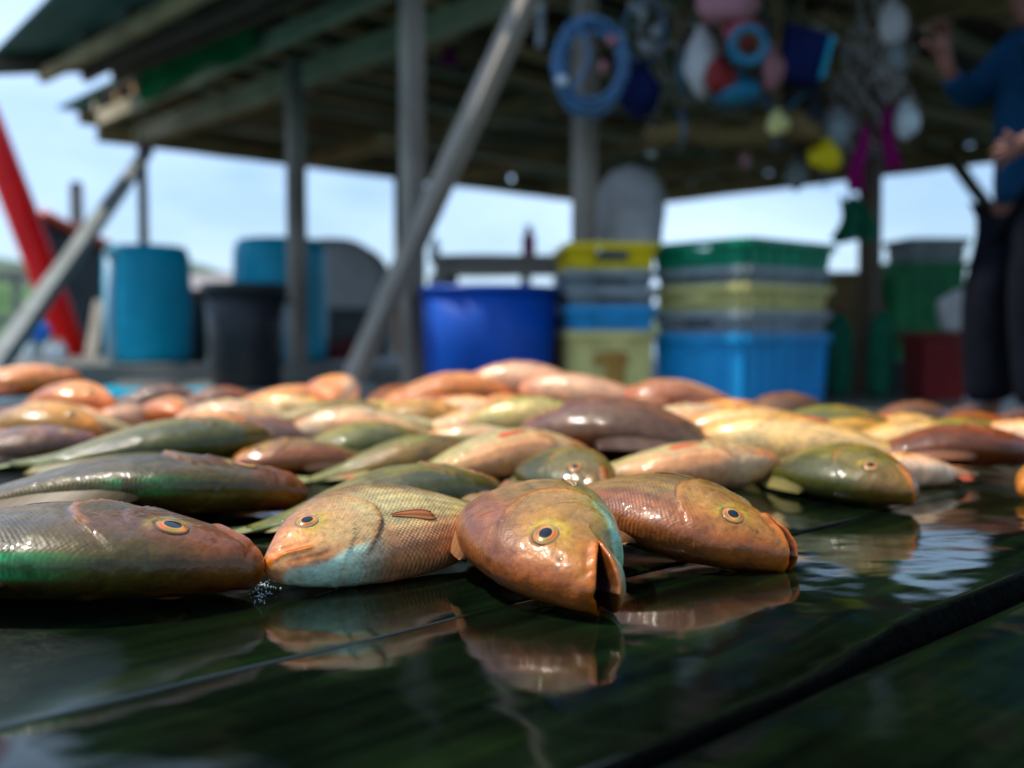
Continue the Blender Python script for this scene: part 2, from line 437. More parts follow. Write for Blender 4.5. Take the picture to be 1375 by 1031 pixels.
class MB:
    """collects shapes that make ONE part"""
    def __init__(s):
        s.bm = bmesh.new()
    def box(s, c, size, rot=None, bevel=0.0, taper=1.0):
        r = bmesh.ops.create_cube(s.bm, size=1.0)
        vs = r['verts']
        for v in vs:
            k = taper if v.co.z < 0 else 1.0
            v.co = Vector((v.co.x * size[0] * k, v.co.y * size[1] * k, v.co.z * size[2]))
        if bevel > 0:
            es = list({e for v in vs for e in v.link_edges})
            rr = bmesh.ops.bevel(s.bm, geom=es, offset=bevel, segments=2, affect='EDGES', profile=0.6)
            vs = list(set(vs) & set(s.bm.verts)) if False else [v for v in {v for f in rr['faces'] for v in f.verts} | {v for v in vs if v.is_valid}]
        mt = Matrix.Translation(c) @ (rot.to_4x4() if rot is not None else Matrix.Identity(4))
        bmesh.ops.transform(s.bm, matrix=mt, verts=vs)
        return s
    def bar(s, p0, p1, w, h, bevel=0.0, up=Vector((0, 0, 1))):
        p0, p1 = Vector(p0), Vector(p1)
        d = (p1 - p0); ln = d.length; x = d.normalized()
        if abs(x.dot(up)) > 0.98: up = Vector((0, 1, 0))
        y = up.cross(x).normalized(); z = x.cross(y)
        s.box((p0 + p1) / 2, (ln, w, h), Matrix((x, y, z)).transposed(), bevel)
        return s
    def tube(s, pts, rad, seg=10, closed=False, flat=1.0):
        n = len(pts); rings = []
        pts = [Vector(p) for p in pts]
        prev = None
        for i, p in enumerate(pts):
            a = pts[(i - 1) % n] if (closed or i > 0) else p
            c = pts[(i + 1) % n] if (closed or i < n - 1) else p
            t = (c - a).normalized()
            if prev is None:
                u = t.orthogonal().normalized()
            else:
                u = (prev - t * prev.dot(t)).normalized()
            prev = u
            w = t.cross(u)
            r = rad[i] if isinstance(rad, (list, tuple)) else rad
            rings.append([s.bm.verts.new(p + (u * math.cos(2 * math.pi * k / seg) + w * math.sin(2 * math.pi * k / seg) * flat) * r) for k in range(seg)])
        m_ = n if closed else n - 1
        for i in range(m_):
            A, B = rings[i], rings[(i + 1) % n]
            for k in range(seg):
                s.bm.faces.new((A[k], A[(k + 1) % seg], B[(k + 1) % seg], B[k]))
        if not closed:
            s.bm.faces.new(rings[0][::-1]); s.bm.faces.new(rings[-1])
        return s
    def lathe(s, prof, seg=32, c=(0, 0, 0), sx=1.0, sy=1.0, cap=True):
        c = Vector(c); rings = []
        for r, z in prof:
            rings.append([s.bm.verts.new(c + Vector((r * sx * math.cos(2 * math.pi * k / seg), r * sy * math.sin(2 * math.pi * k / seg), z))) for k in range(seg)])
        for A, B in zip(rings, rings[1:]):
            for k in range(seg):
                s.bm.faces.new((A[k], A[(k + 1) % seg], B[(k + 1) % seg], B[k]))
        if cap:
            s.bm.faces.new(rings[0][::-1]); s.bm.faces.new(rings[-1])
        return s
    def blob(s, c, r, seed=0, amp=0.15, sub=3, freq=2.0):
        rr = random.Random(seed)
        ph = [rr.uniform(0, 6.28) for _ in range(9)]
        g = bmesh.ops.create_icosphere(s.bm, subdivisions=sub, radius=1.0)
        for v in g['verts']:
            n = v.co.copy()
            k = 1 + amp * (math.sin(freq * 2 * n.x + ph[0]) + math.sin(freq * 2.3 * n.y + ph[1]) * math.cos(freq * 1.7 * n.z + ph[2]) + 0.5 * math.sin(freq * 5 * n.z + ph[3]) * math.sin(freq * 4 * n.x + ph[4])) / 1.6
            v.co = Vector((n.x * r[0] * k, n.y * r[1] * k, n.z * r[2] * k)) + Vector(c)
        return s
    def build(s, name, mat, parent=None, smooth=False):
        bmesh.ops.recalc_face_normals(s.bm, faces=s.bm.faces)
        me = bpy.data.meshes.new(name)
        s.bm.to_mesh(me); s.bm.free()
        return link_mesh(name, me, mat, parent, smooth)

def beam(name, p0, p1, w, h, mat, parent=None, bevel=0.006, up=Vector((0, 0, 1)), wob=0.004):
    """timber with its local x along the grain; p0, p1 in world space, parent unrotated"""
    p0, p1 = Vector(p0), Vector(p1)
    d = p1 - p0; ln = d.length; x = d.normalized()
    if abs(x.dot(up)) > 0.98: up = Vector((0, 1, 0))
    y = up.cross(x).normalized(); z = x.cross(y)
    bm = bmesh.new()
    nseg = max(2, int(ln / 0.3))
    prof = [(-1, -1), (1, -1), (1, 1), (-1, 1)]
    bx = min(bevel, w * .3, h * .3)
    pr = []
    for sx_, sy_ in prof:
        cx_, cy_ = sx_ * w / 2, sy_ * h / 2
        if sx_ * sy_ > 0: pr += [(cx_, cy_ - sy_ * bx), (cx_ - sx_ * bx, cy_)]
        else: pr += [(cx_ - sx_ * bx, cy_), (cx_, cy_ - sy_ * bx)]
    r = random.Random(hash((round(p0.x, 2), round(p1.z, 2))) & 0xffff)
    rings = []
    for i in range(nseg + 1):
        t = i / nseg - 0.5
        oy, oz = r.uniform(-wob, wob), r.uniform(-wob, wob)
        rings.append([bm.verts.new((t * ln, a + oy, c + oz)) for a, c in pr])
    for A, B in zip(rings, rings[1:]):
        for k in range(8):
            bm.faces.new((A[k], A[(k + 1) % 8], B[(k + 1) % 8], B[k]))
    bm.faces.new(rings[0]); bm.faces.new(rings[-1])
    bmesh.ops.recalc_face_normals(bm, faces=bm.faces)
    me = bpy.data.meshes.new(name); bm.to_mesh(me); bm.free()
    o = link_mesh(name, me, mat, parent)
    mt = Matrix.Translation((p0 + p1) / 2) @ Matrix((x, y, z)).transposed().to_4x4()
    if parent is not None: mt = Matrix.Translation(-Vector(parent.location)) @ mt
    o.matrix_basis = mt
    return o

def copy_tree(o, parent=None):
    c = o.copy(); COL.objects.link(c)
    if parent is not None: c.parent = parent
    for ch in list(o.children):
        copy_tree(ch, c)
    return c

# ------------------------------------------------------------------ noise for pigment
_nr = np.random.RandomState(3)
_lat = _nr.rand(32, 32, 32)
def vnoise(p):
    p = np.asarray(p) % 32
    i = np.floor(p).astype(int); f = p - i; f = f * f * (3 - 2 * f)
    out = 0
    for dx_ in (0, 1):
        for dy_ in (0, 1):
            for dz_ in (0, 1):
                w = (f[..., 0] if dx_ else 1 - f[..., 0]) * (f[..., 1] if dy_ else 1 - f[..., 1]) * (f[..., 2] if dz_ else 1 - f[..., 2])
                out = out + w * _lat[(i[..., 0] + dx_) % 32, (i[..., 1] + dy_) % 32, (i[..., 2] + dz_) % 32]
    return out
def fbm(p, o=4):
    p = np.asarray(p); s = 0; a = 0.5
    for k in range(o):
        s = s + a * vnoise(p * 2 ** k + 7.3 * k); a *= 0.5
    return s / (1 - 0.5 ** o)
def sstep(a, b, x):
    t = np.clip((x - a) / (b - a), 0, 1)
    return t * t * (3 - 2 * t)

# ------------------------------------------------------------------ the fish
_S = [0, .008, .02, .06, .12, .20, .30, .42, .55, .68, .76, .80]
_UP = [0, .019, .033, .073, .120, .155, .172, .160, .122, .070, .046, .043]
_LO = [0, .024, .042, .071, .096, .118, .137, .140, .110, .060, .041, .040]
_BB0 = [0, .020, .034, .053, .070, .084, .090, .083, .060, .031, .018, .012]
def prof(tab, s):
    s = np.asarray(s, float)
    # smooth (Catmull-Rom-like) interpolation
    x = np.array(_S); y = np.array(tab)
    m_ = np.gradient(y, x)
    m_[0] = (y[1] - y[0]) / (x[1] - x[0]) * 1.6
    i = np.clip(np.searchsorted(x, s) - 1, 0, len(x) - 2)
    h = x[i + 1] - x[i]; t = np.clip((s - x[i]) / h, 0, 1)
    return np.maximum((2*t**3-3*t**2+1)*y[i] + (t**3-2*t**2+t)*h*m_[i] + (-2*t**3+3*t**2)*y[i+1] + (t**3-t**2)*h*m_[i+1], 0)


PAL = {
 # back, flank, belly, snout, jaw, cheek, tail-end, fin
 'bronze':  dict(back=(.27,.125,.06), flank=(.30,.205,.085), belly=(.33,.27,.11), snout=(.42,.17,.055), jaw=(.34,.50,.36), cheek=(.38,.22,.08), tail=(.20,.14,.06), fin=(.30,.12,.04)),
 'brown':   dict(back=(.11,.085,.024), flank=(.15,.115,.032), belly=(.24,.09,.025), snout=(.30,.11,.022), jaw=(.30,.16,.06), cheek=(.17,.07,.02), tail=(.10,.08,.035), fin=(.10,.05,.02)),
 'olive':   dict(back=(.095,.095,.025), flank=(.24,.21,.055), belly=(.26,.18,.07), snout=(.25,.13,.035), jaw=(.28,.28,.16), cheek=(.20,.15,.05), tail=(.20,.22,.08), fin=(.22,.17,.05)),
 'pale':    dict(back=(.26,.17,.07), flank=(.52,.44,.26), belly=(.58,.34,.20), snout=(.55,.22,.10), jaw=(.60,.66,.52), cheek=(.46,.29,.17), tail=(.36,.36,.12), fin=(.58,.09,.015)),
 'salmon':  dict(back=(.50,.20,.075), flank=(.82,.42,.18), belly=(.92,.62,.42), snout=(.62,.18,.08), jaw=(.75,.62,.50), cheek=(.62,.26,.13), tail=(.55,.22,.11), fin=(.55,.10,.04)),
 'plum':    dict(back=(.12,.065,.035), flank=(.22,.11,.06), belly=(.36,.18,.10), snout=(.20,.08,.06), jaw=(.22,.16,.14), cheek=(.16,.08,.07), tail=(.08,.09,.045), fin=(.13,.07,.05)),
 'rust':    dict(back=(.15,.06,.02), flank=(.30,.11,.035), belly=(.34,.09,.03), snout=(.42,.07,.02), jaw=(.36,.20,.10), cheek=(.26,.07,.02), tail=(.20,.13,.05), fin=(.22,.08,.03)),
 'gold':    dict(back=(.30,.17,.05), flank=(.58,.35,.12), belly=(.66,.46,.24), snout=(.55,.20,.06), jaw=(.52,.48,.30), cheek=(.50,.24,.08), tail=(.44,.28,.09), fin=(.45,.12,.03)),
}
_fish_cache = {}
def fish_meshes(pal='bronze', sig=-1, L=0.33, hi=True, gape=0.0, turq=0.0, gleam=0.0, seed=0, redfin=False, bend=0.0, fat=1.0, ms=0.088):
    key = (pal, sig, round(L, 4), hi, gape, turq, gleam, seed, redfin, bend, fat, ms)
    if key in _fish_cache: return _fish_cache[key]
    P = PAL[pal]
    MS = ms
    def mouth_y(s): return -0.004 - 0.030 * np.clip(np.asarray(s, float) / MS, 0, 1.15)
    _BB = [b_ * fat for b_ in _BB0]
    nr = 120 if hi else 46
    n1, n2, nc = (28, 28, 7) if hi else (12, 12, 3)
    PT = {7: ([-.98, -.9, -.5, 0, .5, .9, .98], [.12, .5, .95, 1, .95, .5, .12], [.6, 1, 1, 1, 1, 1, .6]), 3: ([-.6, 0, .6], [.8, 1, .8], [1, 1, 1])}[nc]
    tt = np.linspace(0, 1, nr)
    S = 0.80 * tt ** 1.55
    th_all = []; grp = []
    rows = []
    for s in S:
        lo = float(prof(_LO, max(s, 1e-5))); ym = float(mouth_y(s))
        thm = -math.asin(min(0.85, -ym / max(lo, 1e-4)))
        a = np.linspace(math.pi / 2, thm, n1)
        c = np.full(nc, thm)
        d = np.linspace(thm, -math.pi / 2, n2)
        # spread the mouth strip out again behind the corner
        k = float(sstep(MS * 0.98, MS * 1.5, s)) * 0.07
        a = np.linspace(math.pi / 2, thm + k, n1)
        c = np.linspace(thm + k, thm - k, nc + 2)[1:-1]
        d = np.linspace(thm - k, -math.pi / 2, n2)
        rows.append(np.concatenate([a, c, d]))
    TH = np.array(rows)                         # nr x m
    m = TH.shape[1]
    SS = np.repeat(S[:, None], m, 1)
    up, lo, bb = prof(_UP, SS), prof(_LO, SS), prof(_BB, SS)
    sn, cs = np.sin(TH), np.cos(TH)
    Y = np.where(sn > 0, up * sn, lo * sn)
    Z = bb * np.abs(cs) ** 0.88 * (1 - 0.12 * sn)
    X = SS.copy()
    cav_t = np.zeros(m); iscav = np.zeros(m, bool)
    for j in range(nc):
        iscav[n1 + j] = True; cav_t[n1 + j] = PT[0][j]
    lower = np.arange(m) >= n1 + nc
    lowerw = np.where(iscav, (cav_t + 1) / 2, np.where(lower, 1.0, 0.0))[None, :]
    ymA = mouth_y(SS)
    # relief: gill cover, preopercle, cheek, lips
    op = 0.285 - 0.9 * (Y - 0.01) ** 2 / 0.13
    dop = SS - op
    rel = 0.0070 * np.exp(-np.clip(-dop, 0, 1) / 0.03) * (dop < 0) * sstep(-.11, -.06, Y) * (1 - sstep(.10, .14, Y))
    rel = rel - 0.003 * np.exp(-(dop / 0.006) ** 2) * (dop >= 0)
    pre = 0.205 - 1.0 * (Y - 0.0) ** 2 / 0.14
    dpre = SS - pre
    rel = rel + 0.0036 * np.exp(-np.clip(-dpre, 0, 1) / 0.02) * (dpre < 0) * (SS > .13) * (Y < .06)
    ym_d = np.abs(Y - ymA)
    lipw = np.exp(-(ym_d / (0.011 if gape > .05 else .008)) ** 2) * (1 - sstep(MS * .92, MS * 1.12, SS))
    rel = rel + (0.0080 if gape > .05 else 0.0055) * lipw
    max_g = np.exp(-((Y - (ymA + .018)) / .004) ** 2) * (1 - sstep(MS * 1.0, MS * 1.2, SS)) * sstep(.015, .04, SS)
    rel = rel - 0.0020 * max_g
    jaw_g = np.exp(-((Y - (ymA - .022)) / .005) ** 2) * (1 - sstep(MS * 1.2, MS * 1.5, SS)) * sstep(.02, .05, SS)
    rel = rel - 0.0020 * jaw_g
    es, ey, er = 0.122, 0.046, 0.0255
    de = np.sqrt((SS - es) ** 2 + (Y - ey) ** 2)
    rel = rel + 0.0014 * np.exp(-((de - er * 1.08) / .006) ** 2) - 0.004 * (1 - sstep(er * .7, er, de))
    nos = np.exp(-(((SS - .062) ** 2 + (Y - .038) ** 2) / .0035 ** 2)) + np.exp(-(((SS - .073) ** 2 + (Y - .043) ** 2) / .003 ** 2))
    rel = rel - 0.004 * nos
    nz_ = fbm(np.stack([SS * 22 + seed, Y * 22 + 5, Z * 10], -1))
    rel = rel + (nz_ - .5) * 0.004 * sstep(0.01, .05, SS)
    # push outwards in the section plane
    ln = np.sqrt(Y ** 2 + (Z * 1.6) ** 2) + 1e-6
    Y = Y + rel * Y / ln * sstep(0, .01, SS); Z = Z + rel * (Z * 1.6) / ln
    # pull the mouth strip inwards
    pw_ = np.zeros(m); pi_ = np.zeros(m)
    for j in range(nc): pw_[n1 + j] = PT[1][j]; pi_[n1 + j] = PT[2][j]
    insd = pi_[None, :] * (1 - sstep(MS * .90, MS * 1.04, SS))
    pull = pw_[None, :] * (1 - sstep(MS * .86, MS * 1.04, SS))
    g = max(gape, 0.05)
    depthk = pull * (0.45 if gape < .05 else 1.0)
    X = X + depthk * (0.055 if gape > .05 else 0.006)* (1 - np.clip(SS / MS, 0, 1) * .6)
    Z = Z * (1 - depthk * (0.75 if gape > .05 else 0.22))
    # lower jaw swings open about the corner
    ang = gape * (1 - sstep(MS * .95, MS * 1.9, SS)) * lowerw
    hx, hy = MS, -0.032
    dx_, dy_ = X - hx, Y - hy
    X = hx + dx_ * np.cos(ang) - dy_ * np.sin(ang) * 1.0
    Y = hy + dx_ * np.sin(ang) + dy_ * np.cos(ang)
    # ---- pigment
    yn = np.where(sn > 0, sn, sn)
    A = lambda c: np.array(c)[None, None, :]
    n1_ = fbm(np.stack([SS * 14 + seed * 3.1, yn * 2.2, Z * 10], -1))[..., None]
    n2_ = fbm(np.stack([SS * 40 + seed, yn * 7 + 3, Z * 10 + 9], -1))[..., None]
    ynn = yn[..., None] + (n1_ - .5) * .55
    C = A(P['back']) + (A(P['flank']) - A(P['back'])) * (1 - sstep(0.30, 0.78, ynn))
    C = C + (A(P['belly']) - C) * (1 - sstep(-0.85, -0.15, ynn))
    s3 = SS[..., None]
    C = C + (A(P['tail']) - C) * sstep(.5, .76, s3) * .7
    hd = (1 - sstep(.17, .30, s3 + (n1_ - .5) * .06))
    ck = hd * sstep(-.75, .1, ynn) * (1 - sstep(.5, .95, ynn))
    C = C + (A(P['cheek']) - C) * ck * .75
    snt = (1 - sstep(.03, .15, s3 + (n1_ - .5) * .08)) * (1 - .8 * turq * sstep(.0, .012, (mouth_y(SS) - Y)[..., None]))
    C = C + (A(P['snout']) - C) * snt * .5
    jw = (1 - sstep(.16, .27, s3)) * (1 - sstep(-.030, -.018, (Y - mouth_y(SS))[..., None] + (n2_ - .5) * .02 + .012))
    C = C + (A(P['jaw']) - C) * jw * (0.30 + 0.62 * turq)
    if turq > 0:
        tq = sstep(.42, .6, n2_) * jw * turq
        C = C + (A((.52, .70, .60)) - C) * tq * .6
        yl = np.exp(-(((s3 - .125) / .05) ** 2 + ((yn[..., None] * .1 - .02) / .02) ** 2))
        C = C + (A((.50, .36, .06)) - C) * yl * .45
    # orange rims: lips, gill cover edge, under the eye
    C = C + (A((.62, .22, .035)) - C) * (lipw[..., None] * (.78 if pal in ('bronze', 'pale', 'olive', 'gold') else .45))
    C = C + (A((.55, .23, .05)) - C) * (np.exp(-((dop + .006) / .009) ** 2) * (np.abs(Y) < .1))[..., None] * .45
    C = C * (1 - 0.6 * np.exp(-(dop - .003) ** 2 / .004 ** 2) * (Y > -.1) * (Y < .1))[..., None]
    C = C * (1 - 0.75 * nos)[..., None]
    C = C + (A((.55, .22, .06)) - C) * (np.clip(max_g * .6 + jaw_g * .8, 0, 1) * (.3 + .5 * turq))[..., None]
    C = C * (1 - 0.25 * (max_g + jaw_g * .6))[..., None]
    C = C + (A((.50, .42, .10)) - C) * (np.exp(-((de - er * 1.25) / .010) ** 2) * sstep(-.01, .02, SS - es + (ey - Y) * .8) * .5)[..., None]
    C = C + (A((.012, .008, .006)) - C) * (np.exp(-((de - er * .98) / .0035) ** 2) * .35)[..., None]
    # faint long bands on the back
    C = C * (1 + 0.14 * np.sin(yn * 26 + SS * 3) * sstep(.2, .35, SS))[..., None]
    if gleam > 0:   # green highlight painted into the skin colour, low on the side
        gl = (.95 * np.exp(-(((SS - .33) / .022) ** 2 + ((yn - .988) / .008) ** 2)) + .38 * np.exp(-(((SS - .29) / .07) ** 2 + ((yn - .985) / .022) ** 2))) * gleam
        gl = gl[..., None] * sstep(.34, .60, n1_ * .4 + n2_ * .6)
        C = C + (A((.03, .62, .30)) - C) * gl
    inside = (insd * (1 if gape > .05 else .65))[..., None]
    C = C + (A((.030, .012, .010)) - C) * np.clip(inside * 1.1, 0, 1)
    C = np.clip(C, 0.002, 1)
    lum = C.mean(-1, keepdims=True); C = np.clip(lum + (C - lum) * 1.24, 0.001, 1) ** (1.32 if hi else 1.10)
    sclm = sstep(.27, .30, SS) * 1.0 + 0.35 * sstep(.14, .2, SS) * (SS < .27)
    # arc length for the scale pattern
    # ---- both flanks, resting shape
    def full(a, neg=False):
        other = a[:, 1:-1][:, ::-1]
        return np.concatenate([a, -other if neg else other], axis=1)
    X2, Y2, Z2 = full(X), full(Y), full(Z, True)
    C2 = np.concatenate([C, C[:, 1:-1][:, ::-1]], axis=1)
    M2 = full(sclm); V2 = full(yn * 0.11 * (1)); S2 = full(SS)
    bmax = 0.088 * fat
    b1 = prof(_BB, np.clip(S2, 0.02, .8))
    drop = (bmax - b1) * np.where(S2 > .36, .86, .42)
    ZC = bmax * .93 - drop
    Zw = Z2 + ZC
    Zw = np.where(Zw < 0.012, 0.012 - (0.012 - Zw) * 0.25, Zw)
    Zw = Zw + bend * (S2 - .4) ** 2
    xs = (0.4 - X2) * L; ys = Y2 * L * sig; zs = Zw * L
    mm = X2.shape[1]
    verts = np.stack([xs, ys, zs], -1).reshape(-1, 3)
    idx = np.arange(nr * mm).reshape(nr, mm)
    a = idx[:-1]; b_ = idx[1:]
    q = np.stack([a, np.roll(a, -1, 1), np.roll(b_, -1, 1), b_], -1).reshape(-1, 4)
    if sig < 0: q = q[:, ::-1]
    q = q[:, ::-1]
    faces = [tuple(int(i) for i in r_) for r_ in q]
    faces.append(tuple(int(i) for i in (idx[-1] if sig > 0 else idx[-1][::-1])))
    me = bpy.data.meshes.new('body')
    me.from_pydata(verts.tolist(), [], faces)
    me.validate()
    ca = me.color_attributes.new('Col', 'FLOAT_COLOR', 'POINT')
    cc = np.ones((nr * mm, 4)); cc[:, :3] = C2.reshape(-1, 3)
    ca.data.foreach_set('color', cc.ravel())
    fa = me.attributes.new('scl', 'FLOAT', 'POINT')
    fa.data.foreach_set('value', M2.reshape(-1).astype(float))
    uvl = me.uv_layers.new(name='UVMap')
    li = np.zeros(len(me.loops), int); me.loops.foreach_get('vertex_index', li)
    uvv = np.stack([(S2 * L).reshape(-1), (V2 * L * 1.35).reshape(-1)], -1)
    uvl.data.foreach_set('uv', uvv[li].ravel())
    me.polygons.foreach_set('use_smooth', [True] * len(me.polygons))
    me.materials.append(M['fish'])

    def surf(s, y, side=1):
        u_, l_, b0 = float(prof(_UP, s)), float(prof(_LO, s)), float(prof(_BB, s))
        r_ = y / (u_ if y > 0 else l_)
        r_ = max(-.98, min(.98, r_))
        z = b0 * (1 - r_ * r_) ** 0.44 * (1 - .12 * r_) * side
        dr = (bmax - float(prof(_BB, max(s, .02)))) * (.86 if s > .36 else .42)
        zw = z + bmax * .93 - dr
        if zw < .012: zw = .012 - (.012 - zw) * .25
        return Vector(((.4 - s) * L, y * L * sig, (zw + bend * (s - .4) ** 2) * L))
    # ---- eye: low dome with pupil, ring and iris
    def eye(side):
        c = surf(es, ey, side)
        tx = (surf(es - .012, ey, side) - surf(es + .012, ey, side)).normalized()
        ty = (surf(es, ey + .012, side) - surf(es, ey - .012, side)).normalized()
        n = tx.cross(ty).normalized()
        if (n.z > 0) != (side > 0): n = -n
        R = er * L
        kr, ka = (14, 40) if hi else (7, 16)
        vs, cs_, fs = [], [], []
        for i in range(kr + 1):
            r_ = i / kr
            hgt = (math.sqrt(max(0, 1 - (r_ * .92) ** 2)) * .34 - .13) * R
            for k in range(ka):
                a_ = 2 * math.pi * k / ka
                vs.append(c + tx * (math.cos(a_) * r_ * R) + ty * (math.sin(a_) * r_ * R * .94) + n * hgt)
                if r_ < .56: col = (.002, .006, .014)
                elif r_ < .63: col = (.50, .27, .05)
                elif r_ < .84: col = (.42 + .18 * math.sin(a_ * 3 + seed), .14 + .07 * math.sin(a_ * 2), .02)
                elif r_ < .90: col = (.34, .17, .05)
                else: col = tuple(q_ * .7 for q_ in P['cheek'])
                cs_.append(col + (1,))
        for i in range(kr):
            for k in range(ka):
                f = (i * ka + k, (i + 1) * ka + k, (i + 1) * ka + (k + 1) % ka, i * ka + (k + 1) % ka)
                fs.append(f)
        me2 = bpy.data.meshes.new('eye'); me2.from_pydata([tuple(v) for v in vs], [], fs)
        c2 = me2.color_attributes.new('Col', 'FLOAT_COLOR', 'POINT')
        c2.data.foreach_set('color', [x for c_ in cs_ for x in c_])
        me2.polygons.foreach_set('use_smooth', [True] * len(me2.polygons))
        bm_ = bmesh.new(); bm_.from_mesh(me2); bmesh.ops.remove_doubles(bm_, verts=bm_.verts, dist=1e-6)
        bmesh.ops.recalc_face_normals(bm_, faces=bm_.faces)
        # make it face outwards
        if sum((f.normal.dot(n) for f in bm_.faces)) < 0:
            bmesh.ops.reverse_faces(bm_, faces=bm_.faces)
        bm_.to_mesh(me2); bm_.free()
        me2.materials.append(M['eye'])
        return me2
    # ---- fins as thin closed sheets with rays
    def sheet(name, fn, nu, nv, th, base, tip, ridge=0.0):
        vs, cs_ = [], []
        for side_ in (1, -1):
            for i in range(nu + 1):
                for j in range(nv + 1):
                    u, v = i / nu, j / nv
                    p, nrm = fn(u, v)
                    k = th * (0.25 + 0.75 * math.sin(math.pi * min(max(v, .04), .96))) * (1 - .6 * u) * .5
                    k += ridge * max(0, math.sin(v * nv * math.pi * .5)) * (1 - u * .6)
                    vs.append(tuple(Vector(p) + nrm * k * side_))
                    s_ = 0.86 + 0.28 * (j % 2)
                    cs_ += [(base[q_] * (1 - u) + tip[q_] * u) * s_ for q_ in range(3)] + [1]
        o2 = (nu + 1) * (nv + 1)
        fs = []
        ix = lambda i, j: i * (nv + 1) + j
        for i in range(nu):
            for j in range(nv):
                fs.append((ix(i, j), ix(i + 1, j), ix(i + 1, j + 1), ix(i, j + 1)))
                fs.append(tuple(o2 + x for x in (ix(i, j), ix(i, j + 1), ix(i + 1, j + 1), ix(i + 1, j))))
        for i in range(nu):
            for j in (0, nv):
                fs.append((ix(i, j), ix(i + 1, j), o2 + ix(i + 1, j), o2 + ix(i, j)))
        for j in range(nv):
            for i in (0, nu):
                fs.append((ix(i, j), ix(i, j + 1), o2 + ix(i, j + 1), o2 + ix(i, j)))
        me3 = bpy.data.meshes.new(name); me3.from_pydata(vs, [], fs)
        c3 = me3.color_attributes.new('Col', 'FLOAT_COLOR', 'POINT')
        c3.data.foreach_set('color', cs_)
        me3.attributes.new('scl', 'FLOAT', 'POINT')
        me3.uv_layers.new(name='UVMap')
        bm_ = bmesh.new(); bm_.from_mesh(me3); bmesh.ops.recalc_face_normals(bm_, faces=bm_.faces); bm_.to_mesh(me3); bm_.free()
        me3.polygons.foreach_set('use_smooth', [True] * len(me3.polygons))
        me3.materials.append(M['fin'])
        return me3
    finc, ft = P['fin'], P['tail']
    zt = surf(.79, 0, 1).z - .010 * L
    up_ = Vector((0, 0, 1))
    def tailf(u, v):
        w = (v - .5) * 2
        hh = .040 + (.115 - .040) * u ** .8
        x = .785 + .20 * u - .055 * u * (1 - abs(w)) ** 1.0
        z = zt * (1 - u * .55) + .004 * L * math.sin(v * 9 + 1)
        return (((.4 - x) * L), w * hh * L * sig, max(z, .003 * L)), up_
    def dorsal(u, v):
        s = .27 + .46 * v
        hgt = .026 * max(0, math.sin(math.pi * v)) ** .5
        s2 = s + u * .035
        b0 = surf(s, float(prof(_UP, s)) * .965, 1)
        yy = (float(prof(_UP, s)) * .95 + u * hgt) * L * sig
        zb = (surf(s, 0, 1).z + surf(s, 0, -1).z) / 2
        return (((.4 - s2) * L), yy, max(zb * (1 - u * .55), .003 * L)), up_
    def anal(u, v):
        s = .56 + .14 * v
        hgt = .030 * (1 - v * .6)
        yy = -(float(prof(_LO, s)) * .95 + u * hgt) * L * sig
        zb = (surf(s, 0, 1).z + surf(s, 0, -1).z) / 2
        return (((.4 - s - u * .05) * L), yy, max(zb * (1 - u * .5), .003 * L)), up_
    def pect(u, v):
        w = (v - .5) * 2
        s = .305 + .12 * u
        y = (-.026 if redfin else -.062) - .020 * u + w * (.004 + .026 * u ** .8 * (1 - .25 * w * w)) * (1 if u < .8 else 1 - (u - .8) * 2.2)
        p = surf(s, y, 1)
        return tuple(p + Vector((0, 0, (.0006 + .0016 * u + .0012 * math.sin(v * 14)) * L))), up_
    pf = (.60, .085, .015) if redfin == 1 else (.34, .11, .03) if redfin else tuple(a_ * .75 + b_ * .25 for a_, b_ in zip(P['flank'], finc))
    res = dict(body=me, eye=[eye(1), eye(-1)],
               tail_fin=sheet('tail_fin', tailf, 8, 24 if hi else 12, .004 * L, ft, tuple(c_ * .7 for c_ in finc)),
               dorsal_fin=sheet('dorsal_fin', dorsal, 5, 34 if hi else 14, .004 * L, tuple(c_ * .8 for c_ in P['back']), finc),
               anal_fin=sheet('anal_fin', anal, 5, 14 if hi else 8, .004 * L, finc, finc),
               pectoral_fin=sheet('pectoral_fin', pect, 8, 14 if hi else 8, .0016 * L, pf, tuple(c_ * .8 for c_ in pf)))
    _fish_cache[key] = res
    return res

FISH_GROUP = 'freshly caught fish laid on the wet deck'
def lay_fish(label, x, y, yaw, z=0.0, roll=0.0, pitch=0.0, at='mid', **kw):
    """yaw in degrees: direction of the snout, 0 = right of the picture, 90 = away. at='snout': x, y is where the snout is"""
    ms = fish_meshes(**kw)
    L = kw.get('L', 0.33)
    R = Euler((0, 0, math.radians(yaw))).to_matrix() @ Euler((math.radians(roll), math.radians(pitch), 0)).to_matrix()
    n = len(ms['body'].vertices)
    co = np.zeros(n * 3); ms['body'].vertices.foreach_get('co', co); co = co.reshape(-1, 3)
    zz = (co @ np.array(R).T)[:, 2]
    lowest = float(np.percentile(zz, 1.0))
    loc = Vector((x, y, z - lowest))
    if at == 'snout':
        sp = R @ Vector((.4 * L, 0, 0)); loc.x -= sp.x; loc.y -= sp.y
    r = empty('fish', loc, 0, label, 'fish', FISH_GROUP)
    r.rotation_euler = R.to_euler()
    for nm in ('body', 'tail_fin', 'dorsal_fin', 'anal_fin', 'pectoral_fin'):
        o = bpy.data.objects.new(nm, ms[nm]); COL.objects.link(o); o.parent = r
    for me in ms['eye']:
        o = bpy.data.objects.new('eye', me); COL.objects.link(o); o.parent = r
    return r
